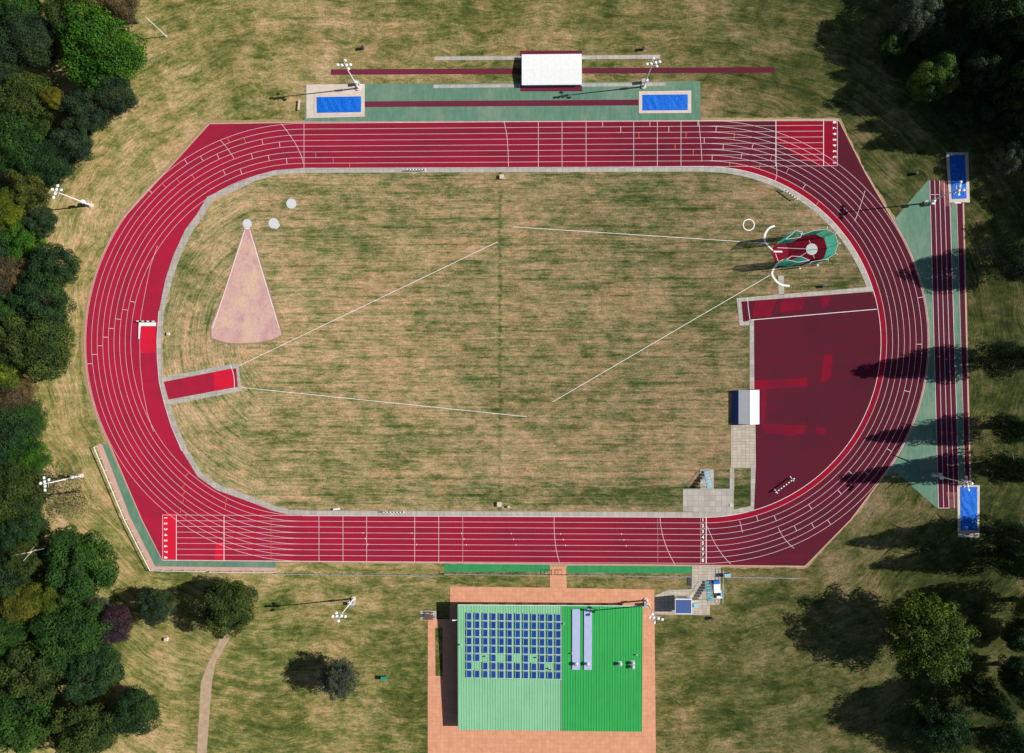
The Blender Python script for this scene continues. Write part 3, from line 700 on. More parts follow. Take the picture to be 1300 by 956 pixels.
cover([(662.5, 110), (738, 110), (738, 72), (662.5, 72)], 1.15, 1.5, 'large white pole vault mat cover across the top runway', 'mat_cover', 'x', M['white'], M['skyblue'])
cover([(935.5, 538), (961.5, 538), (961.5, 495), (935.5, 495)], 1.3, 2.3, 'small white mat cover with blue end beside the high jump area', 'mat_cover', 'y', M['white'], M['navy'])
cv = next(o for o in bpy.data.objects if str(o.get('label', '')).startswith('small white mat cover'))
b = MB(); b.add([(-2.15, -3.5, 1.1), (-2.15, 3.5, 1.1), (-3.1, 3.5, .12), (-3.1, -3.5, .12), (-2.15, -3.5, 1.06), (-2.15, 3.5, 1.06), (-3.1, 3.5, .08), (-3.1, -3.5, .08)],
      [(0, 1, 2, 3), (7, 6, 5, 4), (0, 3, 7, 4), (1, 5, 6, 2), (2, 6, 7, 3), (0, 4, 5, 1)]); b.build('shadow_flap', M['navy'], cv)  # navy flap, made up partly to colour the cast shadow beside the cover

# timing hut with solar roof
hx, hy = G(864.5, 764); t = thing('timing_hut', 'small white timing hut with dark solar roof beside the clubhouse', 'hut', (hx, hy, .05))
b = MB(); b.box(-1.5, 1.5, -1.45, 1.45, 0, 2.6); b.build('wall', M['white'], t)
b = MB(); b.box(-1.75, 1.75, -1.7, 1.45, 2.6, 2.72); r_ = b.build('roof', M['white'], t)
b = MB(); b.box(-1.6, 1.6, -1.58, 1.25, 2.72, 2.76); b.build('solar_panel', plain('hut_panel', srgb(74, 96, 150), .3, sc=5), r_)
b = MB(); b.box(-.45, .45, -1.47, -1.45, 0, 2.0); dd_ = b.build('door', M['navy'], t)
b = MB(); b.tube((.3, -1.5, 1), (.3, -1.5, 1.15), .03); b.build('handle', M['steel'], dd_)
b = MB(); b.box(-1.0, 1.0, 1.45, 1.47, 1.0, 2.0); b.build('window', M['glass'], t)

def stair_stand(px, py, rz, label, ht, ln, wd, m, n=7):
    x, y = G(px, py); t = thing('judging_stand', label, 'stand', (x, y, .05), math.radians(rz))
    for i in range(n):
        z = ht * (i + 1) / n; y0 = -ln / 2 + ln * i / n
        b = MB(); b.box(-wd / 2, wd / 2, y0 + .03, y0 + ln / n, z - .06, z); b.build('step', m, t)
    for sx in (-1, 1):
        b = MB(); xx = sx * wd / 2
        b.tube((xx, -ln / 2, .05), (xx, ln / 2, ht), .05, n=6); b.tube((xx, ln / 2, 0), (xx, ln / 2, ht + .9), .04, n=6); b.tube((xx, 0, 0), (xx, 0, ht / 2 + .9), .035, n=6)
        b.tube((xx, -ln / 2, .9), (xx, ln / 2, ht + .9), .035, n=6); b.tube((xx, -ln / 2, 0), (xx, -ln / 2, .9), .035, n=6); b.tube((xx, 0, 0), (xx, ln / 2, .0), .04, n=6)
        b.build('side_frame', M['steel'], t)
    b = MB(); b.box(-wd / 2, wd / 2, ln / 2 - .02, ln / 2 + .02, 0, ht * .98); b.build('back_panel', m, t)
    return t
stair_stand(898.2, 748.5, 184, 'teal stepped judging stand beside the finish line paving', 2.0, 3.8, 1.15, M['teal'])
stair_stand(897, 607.5, 184, 'pale blue stepped stand on the infield paving', 2.1, 3.4, 1.1, M['skyblue'], 6)

def crate(px, py, sx, sy, h, m, name, label, cat, rz=0, extra=None, lidm=None):
    x, y = G(px, py); t = thing(name, label, cat, (x, y, .0), math.radians(rz))
    b = MB(); b.box(-sx / 2, sx / 2, -sy / 2, sy / 2, .05, h); b.box(-sx / 2 + .08, -sx / 2 + .2, -sy / 2 + .08, sy / 2 - .08, 0, .05); b.box(sx / 2 - .2, sx / 2 - .08, -sy / 2 + .08, sy / 2 - .08, 0, .05); b.build('body', m, t)
    b = MB(); b.box(-sx / 2 - .03, sx / 2 + .03, -sy / 2 - .03, sy / 2 + .03, h, h + .05)
    for i in range(1, 4): b.box(-sx / 2, sx / 2, -sy / 2 + sy * i / 4 - .02, -sy / 2 + sy * i / 4 + .02, h + .05, h + .075)
    b.build('lid', lidm or m, t); return t
crate(909, 745.5, 1.3, 1.8, 1.0, M['white'], 'equipment_trolley', 'white topped equipment trolley right of the teal stand', 'trolley', 3)
crate(908.5, 738, 1.2, .7, .85, M['navy'], 'storage_box', 'small blue box touching the white trolley', 'box', 3, lidm=M['blue'])
crate(912.5, 756.5, 1.2, .5, .9, M['white'], 'storage_box', 'white box below the trolley at the paving edge', 'box', 3)
crate(915, 752, .5, 1.3, .95, M['skyblue'], 'storage_box', 'narrow pale box upright at the right paving edge', 'box', 3)
crate(922, 729, 1.25, .7, 1.1, M['teal'], 'storage_box', 'teal box with pale lid on the grass above the trolley', 'box', 6, lidm=M['skyblue'])
crate(883.5, 768, 1.0, .8, .35, M['skyblue'], 'storage_box', 'low pale blue box right of the timing hut', 'box', 4)
crate(907.5, 754, .5, .6, .6, M['dark'], 'storage_box', 'small dark box between the teal stand and the trolley', 'box', 10)
b = MB(); b.prism([G(872.5, 733), G(878, 733), G(878, 743.5), G(872.5, 743.5)], 0, .08)
t_ = b.build('ground_grating', M['dark']); tag(t_, 'dark metal grating set beside the paving at the finish', 'grating')
def litter_bin(px, py, label, m=None, r=.28, h=.95):
    x, y = G(px, py); t = thing('litter_bin', label, 'litter bin', (x, y, 0)); m = m or M['dark']
    b = MB(); b.tube((0, 0, .03), (0, 0, h), r * .85, r, 14); b.build('body', m, t)
    b = MB(); b.tube((0, 0, h), (0, 0, h + .1), r * 1.08, r * .9, 14); b.build('lid', M['dark'], t)
    b = MB(); b.tube((.0, r + .1, 0), (0, r + .1, h), .03, n=6); b.build('post', M['steel'], t)
litter_bin(461, 62, 'dark litter bin on the grass above the left top mast', r=.34)
litter_bin(816, 63, 'dark litter bin on the grass above the right top mast', r=.34)
litter_bin(903, 784.5, 'dark litter bin on the grass below the paved corner', r=.32, h=.8)
litter_bin(1161.5, 221, 'dark litter bin on the grass above the green apron', r=.3)
litter_bin(1044, 364, 'dark litter bin by the hammer cage', r=.3, h=.8)
# green wheelie bin
x, y = G(488, 859); t = thing('wheelie_bin', 'green wheelie bin alone on the grass left of the clubhouse', 'bin', (x, y, 0))
b = MB(); b.add([(-.28, -.25, .06), (.28, -.25, .06), (.28, .25, .06), (-.28, .25, .06), (-.5, -.32, 1.0), (.5, -.32, 1.0), (.5, .32, 1.0), (-.5, .32, 1.0)],
      [(3, 2, 1, 0), (4, 5, 6, 7), (0, 1, 5, 4), (1, 2, 6, 5), (2, 3, 7, 6), (3, 0, 4, 7)]); b.build('body', M['green_p'], t)
b = MB(); b.box(-.56, .56, -.38, .38, 1.0, 1.08); b.build('lid', M['green_p'], t)
for s_ in (-1, 1):
    b = MB(); b.tube((.3, s_ * .26, .12), (.3, s_ * .32, .12), .12, n=12); b.build('wheel', M['black'], t)
# picnic table on a slab
x, y = G(545, 781); t = thing('picnic_table', 'dark picnic table on a small slab left of the clubhouse', 'table', (x, y, 0))
b = MB(); b.box(-1.9, 1.5, -.95, .95, 0, .04); b.build('slab', M['concrete'], t)
b = MB()
for i in range(4): b.box(-.9, .9, -.38 + i * .2, -.22 + i * .2, .72, .76)
b.build('tabletop', M['brown'], t)
for s_ in (-1, 1):
    b = MB(); b.box(-.9, .9, s_ * .72 - .13, s_ * .72 + .13, .42, .46); b.build('seat', M['brown'], t)
    b = MB(); b.tube((s_ * .65, -.72, .04), (s_ * .65, .15, .72), .05, n=6); b.tube((s_ * .65, .72, .04), (s_ * .65, -.15, .72), .05, n=6); b.box(s_ * .65 - .04, s_ * .65 + .04, -.75, .75, .36, .42); b.build('leg', M['brown'], t)
# hooped barriers across the clubhouse path
for px, lab in ((697.5, 'black hooped barrier at the left side of the clubhouse path'), (710.5, 'black hooped barrier at the right side of the clubhouse path')):
    x, y = G(px, 726); t = thing('hoop_barrier', lab, 'barrier', (x, y, .045), group='hooped barriers on the clubhouse path')
    for dx in (-.42, .42):
        b = MB(); b.chain([(dx, -.5, 0), (dx, -.5, .9), (dx, -.4, 1), (dx, .4, 1), (dx, .5, .9), (dx, .5, 0)], .035, .035); b.build('hoop', M['dark'], t)
    b = MB(); b.tube((-.42, .5, .55), (.42, .5, .55), .03); b.tube((-.42, -.5, .55), (.42, -.5, .55), .03); b.build('rail', M['dark'], t)

# ------------------------------------------------------------------ rail fences
def fence(px, label, m, name='rail_fence', h=1.1, step=2.4, rails=(1.1, .6), grp='rails along the south side', rw=.035):
    P_ = [Vector(G(*p)) for p in px]; c = P_[0]; t = thing(name, label, 'fence', (c.x, c.y, 0), group=grp)
    P_ = [p - c for p in P_]; b = MB()
    for z in rails:
        for a, q in zip(P_, P_[1:]): b.tube((a.x, a.y, z), (q.x, q.y, z), rw, n=6)
    b.build('rail', m, t)
    for a, q in zip(P_, P_[1:]):
        n = max(1, round((q - a).length / step))
        for i in range(n + (1 if q is P_[-1] else 0)):
            p = a + (q - a) * i / n; b = MB(); b.tube((p.x, p.y, 0), (p.x, p.y, h - .02), .04, n=6); b.build('post', m, t)
fence([(122.5, 567), (141.5, 612), (161, 659), (175.5, 688), (193.5, 723), (263, 724.3)], 'white rail round the bottom left corner of the track', M['white'], rw=.075, rails=(1.05,))
fence([(268, 724.8), (350, 725.5)], 'short white rail right of the gap on the bottom left', M['white'], rw=.075, rails=(1.05,))
fence([(351, 727.5), (564, 730)], 'grey rail along the grass below the bottom straight', M['steel'])
fence([(565, 727.5), (697, 729.5)], 'grey rail behind the green margin left of the clubhouse path', M['steel'])
fence([(720, 729), (878, 731)], 'grey rail behind the green margin right of the clubhouse path', M['steel'])
fence([(916, 731), (1012, 733)], 'thin grey rail on the grass at the bottom right of the track', M['steel'])
fence([(917, 722), (916.5, 765)], 'grey rail at the right edge of the stand paving', M['steel'], grp='rails along the south side')

# ------------------------------------------------------------------ hurdles, barriers
def barrier(a, b_, label, n=11, z=.91, foot=True, z0=.04):
    A = Vector(G(*a)); B = Vector(G(*b_)); c = (A + B) / 2; L = (B - A).length; rz = math.atan2(B.y - A.y, B.x - A.x)
    t = thing('steeplechase_barrier', label, 'barrier', (c.x, c.y, z0), rz)
    q = MB()
    for i in range(n): q.box(-L / 2 + L * i / n, -L / 2 + L * (i + 1) / n, -.1, .1, z - .12, z, m=i % 2)
    q.build('beam', [M['white'], M['black']], t)
    for s_ in (-1, 1):
        q = MB(); xx = s_ * (L / 2 - .35)
        q.box(xx - .05, xx + .05, -.06, .06, 0, z - .12); q.box(xx - .06, xx + .06, -.7 * foot, .7 * foot, 0, .07) if foot else None
        q.build('stand', M['white'] if foot else M['steel'], t)
barrier((983, 624.5), (1007, 606.5), 'black and white steeplechase barrier resting in the high jump area', 15)
barrier((176, 408), (198.5, 408.3), 'black and white steeplechase barrier before the water jump', 7, foot=False, z0=.02)
barrier((517.5, 216.6), (541.5, 216.6), 'black and white steeplechase barrier stored on the kerb inside the top straight', 13, z0=.06, foot=.35)
barrier((487.5, 649.2), (514.5, 649.6), 'black and white steeplechase barrier stored on the kerb inside the bottom straight', 13, z0=.06, foot=.35)
barrier((993.5, 241.8), (1011, 254.6), 'black and white steeplechase barrier stored on the kerb at the upper right bend', 11, z0=.06, foot=.35)
x, y = G(188.5, 428); t = thing('water_jump', 'covered water jump inside the left bend, white at its barrier end', 'water jump', (x, y, 0))
P0 = [G(178.5, 411), G(197, 411), G(197.5, 448), G(178, 448)]; P0 = [(p[0] - x, p[1] - y) for p in P0]
b = MB(); b.prism(P0, .014, .05); b.build('cover', M['bright2'], t)
Pw = [(p[0] - x, p[1] - y) for p in (G(177, 409.5), G(198, 409.5), G(198, 414), G(177, 414))]
b = MB(); b.prism(Pw, .014, .28); b.build('step', M['white'], t)
Pw = [(p[0] - x, p[1] - y) for p in (G(176.5, 414), G(178.8, 414), G(177.2, 430), G(176.2, 430))]
b = MB(); b.prism(Pw, .014, .22); b.build('side_board', M['white'], t)

# benches and small things by the kerb
def bench(px, py, rz, label, m, L=1.5):
    x, y = G(px, py); t = thing('bench', label, 'bench', (x, y, .05), math.radians(rz))
    b = MB(); b.box(-L / 2, L / 2, -.18, .18, .42, .46); b.build('seat', m, t)
    for s_ in (-1, 1):
        b = MB(); b.box(s_ * (L / 2 - .15) - .03, s_ * (L / 2 - .15) + .03, -.16, .16, 0, .42); b.build('leg', M['steel'], t)
bench(428, 645.8, 5, 'small white bench at the inside kerb of the bottom straight', M['white'])
bench(380.5, 134, 85, 'slim pale board on legs in the grass left of the left sand pit', M['pale'], 2.2)
def marker(px, py, label, s=.6, m=None, h=.5):
    x, y = G(px, py); t = thing('marker_box', label, 'box', (x, y, .02))
    b = MB(); b.box(-s / 2, s / 2, -s / 2, s / 2, 0, h); b.build('body', m or M['white'], t)
    b = MB(); b.box(-s / 2 - .04, s / 2 + .04, -s / 2 - .04, s / 2 + .04, h, h + .05); b.build('lid', M['pale'], t)
marker(634, 640, 'white box in the grass at the halfway line above the bottom kerb', .9)
marker(637, 225, 'white box in the grass at the halfway line below the top kerb', .8)
marker(646, 643, 'small pale box next to the halfway box at the bottom kerb', .4)
marker(214.5, 424, 'small white box on the grass right of the water jump', .5, h=.4)
marker(928, 641, 'small pale box in the little grass square by the finish', .6, M['pale'], .1)
marker(212, 811, 'small white box on the grass below the round dark tree', .6, h=.6)

# ------------------------------------------------------------------ throwing circles
def circle(px, py, rpx, label, stop=None, ring=False):
    x, y = G(px, py); t = thing('throwing_circle', label, 'throwing circle', (x, y, 0)); r = rpx * .168
    if ring:
        b = MB(); n = 40; b.band(arc((0, 0), r, 0, 360, n), arc((0, 0), r - .22, 0, 360, n), .02, .08); b.build('ring', M['white'], t)
    else:
        b = MB(); b.disc((0, 0), r - .08, .02, .045); b.build('disc', plain('circle_concrete', srgb(204, 204, 206), .8, var=.08), t)
        b = MB(); n = 40; b.band(arc((0, 0), r, 0, 360, n), arc((0, 0), r - .075, 0, 360, n), .02, .06); b.build('rim', M['steel'], t)
    if stop is not None:
        b = MB(); b.band(arc((0, 0), r + .16, stop - 32, stop + 32, 10), arc((0, 0), r + .005, stop - 32, stop + 32, 10), .02, .12); b.build('stop_board', M['white'], t)
circle(314, 284, 6.2, 'pale shot put circle at the tip of the pink sector', -90)
circle(347.5, 283.5, 7, 'grey throwing circle with a white stop board right of the shot put circle', -40)
circle(370, 258.5, 6.8, 'plain grey throwing circle nearest the upper left kerb')
circle(950.5, 285.5, 7.6, 'white ring lying on the grass left of the hammer cage', ring=True)

# ------------------------------------------------------------------ hammer cage
hx, hy = G(1030.5, 316.5)
t = thing('hammer_cage', 'green netted hammer cage with white gate rails near the right bend', 'hammer cage', (hx, hy, 0))
rel = lambda p: (G(*p)[0] - hx, G(*p)[1] - hy)
floor_px = [(979, 319), (984, 334), (1000, 335), (1018, 338), (1037, 335), (1047, 327), (1050, 315), (1047, 303), (1036, 297), (1020, 298), (1004, 303), (984, 309)]
b = MB(); b.prism([rel(p) for p in floor_px], .02, .034); b.build('floor', M['patch'], t)
b = MB(); b.disc((0, 0), 1.22, .034, .05); b.build('circle', M['linew'], t)
b = MB(); zz = .04
for a_, b_ in (((1027, 300 + 5), (1029, 309)), ((1032, 323.5), (1034, 328)), ((987, 314.5), (1023, 316)), ((1007, 331), (1023.5, 321)), ((984.5, 322), (988, 332))):
    b.ribbon([rel(a_), rel(b_)], .09, zz); zz += .002
b.build('painted_lines', M['linew'], t)
base_px = [(1017, 337.5), (1037, 334), (1046.5, 327), (1050, 315), (1046.5, 303), (1036, 297.5), (1020, 299.5), (1006, 304)]
HN = 5.6; bp = [rel(p) for p in base_px]
def net(a, b_, z0, z1, par, sag=.15):
    q = MB(); n = 6; A = Vector(a); B = Vector(b_); nr = Vector((-(B - A).y, (B - A).x)).normalized()
    vs = []
    for i in range(n + 1):
        for j in range(7):
            p = A + (B - A) * i / n; v = j / 6; off = math.sin(math.pi * i / n) * math.sin(math.pi * v * .9) * sag
            vs.append((p.x + nr.x * off, p.y + nr.y * off, z0 + (z1 - z0) * v - math.sin(math.pi * i / n) * .12 * (v > .9)))
    q.add(vs, [(i * 7 + j, (i + 1) * 7 + j, (i + 1) * 7 + j + 1, i * 7 + j + 1) for i in range(n) for j in range(6)])
    return q.build('net', M['net'], par, True)
for a, b_ in zip(bp, bp[1:]): net(a, b_, .05, HN, t)
def post(p, par, h=HN + .2, arm=None):
    q = MB(); q.tube((p[0], p[1], 0), (p[0], p[1], h), .06, n=8); q.box(p[0] - .2, p[0] + .2, p[1] - .2, p[1] + .2, .02, .08)
    if arm:
        q.tube((p[0], p[1], h), (p[0] + arm[0], p[1] + arm[1], h + .1), .045, n=6)
    q.build('post', M['white'], par)
for p in bp:
    v = Vector(p).normalized() * .5; post((p[0] + v.x, p[1] + v.y), t, HN + .1, (-v.x, -v.y))
q = MB()
for a, b_ in zip(bp, bp[1:]): q.tube((a[0], a[1], HN), (b_[0], b_[1], HN), .035, n=6)
q.build('top_cable', M['white'], t)
gates = [[(1002, 308.5), (984, 311), (996, 300.5), (1004, 302)], [(1002, 332), (1013, 336.5), (999, 339), (985, 336), (991, 331.5)]]
HG = 6.6
for gp in gates:
    gg = [rel(p) for p in gp]
    for a, b_ in zip(gg, gg[1:]):
        o = net(a, b_, .1, HG, t)
    q = MB()
    for p in gg: q.tube((p[0], p[1], .1), (p[0], p[1], HG), .05, n=6)
    for a, b_ in zip(gg, gg[1:]): q.tube((a[0], a[1], HG), (b_[0], b_[1], HG), .05, n=6)
    q.tube((gg[0][0], gg[0][1], HG), (gg[-1][0], gg[-1][1], HG), .05, n=6)
    q.build('gate_frame', M['white'], t)
def smooth(pts, n=5):
    P_ = [Vector(p) for p in pts]; out = []
    for i in range(len(P_) - 1):
        p0 = P_[max(i - 1, 0)]; p1 = P_[i]; p2 = P_[i + 1]; p3 = P_[min(i + 2, len(P_) - 1)]
        for j in range(n):
            u = j / n; out.append(.5 * ((2 * p1) + (p2 - p0) * u + (2 * p0 - 5 * p1 + 4 * p2 - p3) * u * u + (3 * p1 - p0 - 3 * p2 + p3) * u ** 3))
    out.append(P_[-1]); return [tuple(p) for p in out]
def rail(pts, wd, z):
    P_ = smooth([rel(p) for p in pts]); A = []; B = []
    for i in range(len(P_)):
        a = Vector(P_[max(i - 1, 0)]); b2 = Vector(P_[min(i + 1, len(P_) - 1)]); d_ = (b2 - a).normalized(); nn = Vector((-d_.y, d_.x)) * wd / 2
        A.append(tuple(Vector(P_[i]) + nn)); B.append(tuple(Vector(P_[i]) - nn))
    q = MB(); q.band(A, B, .02, z); q.build('gate_rail', M['linew'], t)
rail([(983.5, 286.8), (977, 289.5), (972.5, 295), (970.5, 302), (971.5, 308)], .42, .07)
rail([(971.5, 308), (976, 313), (981, 318)], .25, .07)
rail([(982, 319.3), (993, 319.6)], .35, .075)
rail([(995, 330.3), (988.5, 333.5), (984, 338.5), (981, 344), (980.5, 349), (984, 355), (988.5, 359.5), (994, 362), (1002.5, 363)], .42, .07)

# ------------------------------------------------------------------ clubhouse
# the roof falls gently to the south
xW, yN = G(581, 768.5, 3.5); xE, _ = G(816, 771, 3.5); xM = G(713, 771, 3.5)[0]; RL = 26.5; RD = .986; yS = yN - RL
cxB, cyB = (xW + xE) / 2, (yN + yS) / 2
club = thing('clubhouse', 'green roofed clubhouse with rows of solar panels', 'building', (cxB, cyB, 0))
Lx = lambda x: x - cxB
Ly = lambda y: y - cyB
def ztop(y): return 3.5 - RD * (yN - y) / RL
b = MB(); x0, x1 = Lx(xW) + .5, Lx(G(792, 771, 3)[0]); y1 = Ly(yN) - .35; y0 = Ly(yS) + .4
b.add([(x0, y0, 0), (x1, y0, 0), (x1, y1, 0), (x0, y1, 0), (x0, y0, 2.3), (x1, y0, 2.3), (x1, y1, 3.25), (x0, y1, 3.25)], [(4, 5, 6, 7), (0, 1, 5, 4), (1, 2, 6, 5), (2, 3, 7, 6), (3, 0, 4, 7)])
b.add([(x1, y0, 0), (Lx(xE) - .5, y0, 0), (Lx(xE) - .5, y1 - 2.4, 0), (x1, y1 - 2.4, 0), (x1, y0, 2.3), (Lx(xE) - .5, y0, 2.3), (Lx(xE) - .5, y1 - 2.4, 3.1), (x1, y1 - 2.4, 3.1)],
      [(4, 5, 6, 7), (0, 1, 5, 4), (1, 2, 6, 5), (2, 3, 7, 6)])
b.build('wall', M['wall'], club)
for i in range(9):
    xx = x0 + 2.2 + i * 3.6
    if xx + 2 < x1:
        b = MB(); b.box(xx, xx + 2.2, y1, y1 + .03, 1.0, 2.3); wn_ = b.build('window', M['glass'], club)
        b = MB(); b.box(xx - .06, xx + 2.26, y1 + .0, y1 + .08, .92, .998); b.build('sill', M['white'], wn_)
for i in range(4):
    yy = y0 + 2 + i * 5
    b = MB(); b.box(x0 - .03, x0, yy, yy + 2.2, 1.0, 2.2); b.build('window', M['glass'], club)
def roof_piece(xa, xb, m, lab):
    b = MB(); A, B = Lx(xa), Lx(xb); n0, s0 = Ly(yN), Ly(yS)
    b.add([(A, s0, 3.5 - RD), (B, s0, 3.5 - RD), (B, n0, 3.5), (A, n0, 3.5), (A, s0, 3.32 - RD), (B, s0, 3.32 - RD), (B, n0, 3.32), (A, n0, 3.32)],
          [(0, 1, 2, 3), (7, 6, 5, 4), (4, 5, 1, 0), (5, 6, 2, 1), (6, 7, 3, 2), (7, 4, 0, 3)])
    x = A + .25
    while x < B - .05:
        b.add([(x - .05, s0, 3.502 - RD), (x + .05, s0, 3.502 - RD), (x + .02, s0, 3.55 - RD), (x - .02, s0, 3.55 - RD), (x - .05, n0, 3.502), (x + .05, n0, 3.502), (x + .02, n0, 3.55), (x - .02, n0, 3.55)],
              [(0, 1, 2, 3), (7, 6, 5, 4), (1, 5, 6, 2), (3, 2, 6, 7), (0, 3, 7, 4)])
        x += .55
    o = b.build('roof', m, club); o['label'] = lab; return o
ra = roof_piece(xW, xM, M['roof_pale'], 'pale green ribbed roof half'); rb = roof_piece(xM + .003, xE, M['roof_green'], 'bright green ribbed roof half')
b = MB(); xm_ = Lx(xM); b.add([(xm_ - .13, Ly(yS), 3.56 - RD), (xm_ + .13, Ly(yS), 3.56 - RD), (xm_ + .13, Ly(yN), 3.56), (xm_ - .13, Ly(yN), 3.56), (xm_ - .13, Ly(yS), 3.45 - RD), (xm_ + .13, Ly(yS), 3.45 - RD), (xm_ + .13, Ly(yN), 3.45), (xm_ - .13, Ly(yN), 3.45)],
      [(0, 1, 2, 3), (7, 6, 5, 4), (4, 5, 1, 0), (5, 6, 2, 1), (6, 7, 3, 2), (7, 4, 0, 3)]); b.build('flashing', roof_mat('roof_flashing', srgb(120, 160, 132)), club)
def gutter():
    b = MB(); b.box(Lx(xW), Lx(xE), Ly(yN) + .003, Ly(yN) + .16, 3.34, 3.46); b.build('gutter', plain('gutter_white', (.6, .7, .66, 1), .5), club)
gutter()
# solar panels: twelve columns of eight with a few left out round the vents
missing = {(1, 6), (2, 5), (4, 5), (6, 5), (8, 5), (10, 6)}
for cI in range(12):
    for rI in range(8):
        if (cI, rI) in missing: continue
        zc = 3.45 - rI * .065
        px0 = 592.3 + cI * 10.28; py0 = 777.3 + rI * 10.45 + cI * .18
        xa_, ya_ = G(px0, py0, zc); xb_, yb_ = G(px0 + 6.6, py0 + 9.6, zc)
        o = MB(); w2, h2 = (xb_ - xa_) / 2, (ya_ - yb_) / 2
        o.box(-w2, w2, -h2, h2, .06, .10); o.box(-w2, -w2 + .06, -h2, h2, .10, .125, 1); o.box(w2 - .06, w2, -h2, h2, .10, .125, 1)
        o.box(-w2 + .06, w2 - .06, -h2, -h2 + .06, .10, .12, 1); o.box(-w2 + .06, w2 - .06, h2 - .06, h2, .10, .12, 1)
        o.box(-w2, w2, -.04, .04, -.02, .06, 1); o.box(w2, w2 + .22, -h2 - .03, -h2 + .05, .0, .09, 1)
        p = o.build('solar_panel', [M['cells'], plain('panel_frame', srgb(206, 216, 226), .4)], club)
        cx_, cy_ = (xa_ + xb_) / 2, (ya_ + yb_) / 2
        p.location = (Lx(cx_), Ly(cy_), ztop(cy_) + .1); p.rotation_euler = (math.atan(RD / RL), 0, 0)
for pxa in (726.5, 741.5):
    xa_, ya_ = G(pxa, 772.5, 3.5); xb_, yb_ = G(pxa + 9.6, 850, 3.0); b = MB(); b.box(0, xb_ - xa_, yb_ - ya_, -.1, .06, .12)
    for i in range(1, 8): b.box(.02, xb_ - xa_ - .02, (yb_ - ya_) * i / 8 - .03, (yb_ - ya_) * i / 8 + .03, .12, .14)
    o = b.build('rooflight', M['lilac'], club); o.location = (Lx(xa_), Ly(ya_), ztop(ya_) + .045); o.rotation_euler = (math.atan(RD / RL), 0, 0)
def vent(px, py, r=.28, h=.7, m=None):
    x_, y_ = G(px, py, 3.1); b = MB(); b.tube((0, 0, 0), (0, 0, h), r * .6, r * .6, 10); b.tube((0, 0, h), (0, 0, h + .18), r, r * .5, 12); b.box(-r, r, -r, r, .0, .12)
    o = b.build('vent', m or M['steel'], club); o.location = (Lx(x_), Ly(y_), ztop(y_))
for p in ((731, 842), (745.5, 842), (787, 842), (803, 841), (803, 846)): vent(*p, r=.42, h=.75)
for p in ((617, 833), (681.5, 834.5), (697, 848.5), (715.5, 791), (700, 850), (808, 831), (726, 829), (585, 818)): vent(*p, r=.16, h=.35)
b = MB(); b.tube((0, 0, 0), (-.6, 0, .3), .04); b.box(-1.1, -.5, -.12, .12, .2, .42); o = b.build('security_light', M['white'], club); x_, y_ = G(581, 787, 3.3); o.location = (Lx(x_), Ly(y_), 3.2)
b = MB(); b.box(0, .25, 0, .5, 0, 2.4); o = b.build('downpipe', M['white'], club); x_, y_ = G(561, 844, 0); 
o.location = (x0 - .28, Ly(y_), 0)

# ------------------------------------------------------------------ trees
def crown_mesh(name, seed, kind, nl, per, leaf):
    """unit crown: radius 1 in plan, z from -1 to 1; leaf quads on the shells of many lobes"""
    r = np.random.default_rng(seed); V = []; 
    cs = []; rad = []
    for i in range(nl):
        z = 1 - 2 * (i + .5) / nl; z = z * .97
        th = i * 2.39996 + r.uniform(-.5, .5)
        if kind == 'cone':
            f = (1 - (z + 1) / 2) ** .8; rr = (.10 + .90 * f) * r.uniform(.5, 1.2) * (1 + .15 * math.sin(3 * th + seed)) * .8
            c = np.array([math.cos(th) * rr, math.sin(th) * rr, z * .95]); lr = (.10 + .14 * f) * r.uniform(.6, 1.25)
        elif kind == 'spray':
            q = math.sqrt(max(0, 1 - z * z)); f = r.uniform(.5, 1.02)
            c = np.array([math.cos(th) * q * f, math.sin(th) * q * f, z * .85 * f]); lr = r.uniform(.13, .24)
        else:
            q = math.sqrt(max(0, 1 - z * z)); f = r.uniform(.56, .92) * (1 + .10 * math.sin(3 * th + seed) + .06 * math.sin(5 * th + seed * 2))
            c = np.array([math.cos(th) * q * f, math.sin(th) * q * f, z * f]); lr = r.uniform(.15, .30)
        cs.append(c); rad.append(lr)
    for c, lr in zip(cs, rad):
        n = int(per * (lr / .25) ** 2)
        dr = r.normal(size=(n, 3)); dr /= np.linalg.norm(dr, axis=1)[:, None]
        out = c / (np.linalg.norm(c) + 1e-6)
        dr = dr + out * .35 + np.array([0, 0, .25]); dr /= np.linalg.norm(dr, axis=1)[:, None]
        st = dr.copy()
        if kind == 'spray':
            o2 = np.array([out[0], out[1], out[2] * .3]); st = st + np.outer(st @ o2, o2) * r.uniform(.5, 1.5)
        p = c + st * lr * r.uniform(.72, 1.12, (n, 1))
        nr = dr + r.normal(size=(n, 3)) * .55; nr /= np.linalg.norm(nr, axis=1)[:, None]
        a = np.cross(nr, r.normal(size=(n, 3))); a /= np.linalg.norm(a, axis=1)[:, None]; b_ = np.cross(nr, a)
        s = leaf * r.uniform(.6, 1.35, (n, 1))
        V.append(np.stack([p - a * s, p - b_ * s * .55, p + a * s, p + b_ * s * .55], 1))
    V = np.concatenate(V).reshape(-1, 3).astype(np.float32); nf = len(V) // 4
    me = bpy.data.meshes.new(name); me.vertices.add(len(V)); me.vertices.foreach_set('co', V.ravel())
    me.loops.add(nf * 4); me.loops.foreach_set('vertex_index', np.arange(nf * 4, dtype=np.int32))
    me.polygons.add(nf); me.polygons.foreach_set('loop_start', np.arange(0, nf * 4, 4, dtype=np.int32))
    me.update(calc_edges=True); me.materials.append(M['leaf']); return me
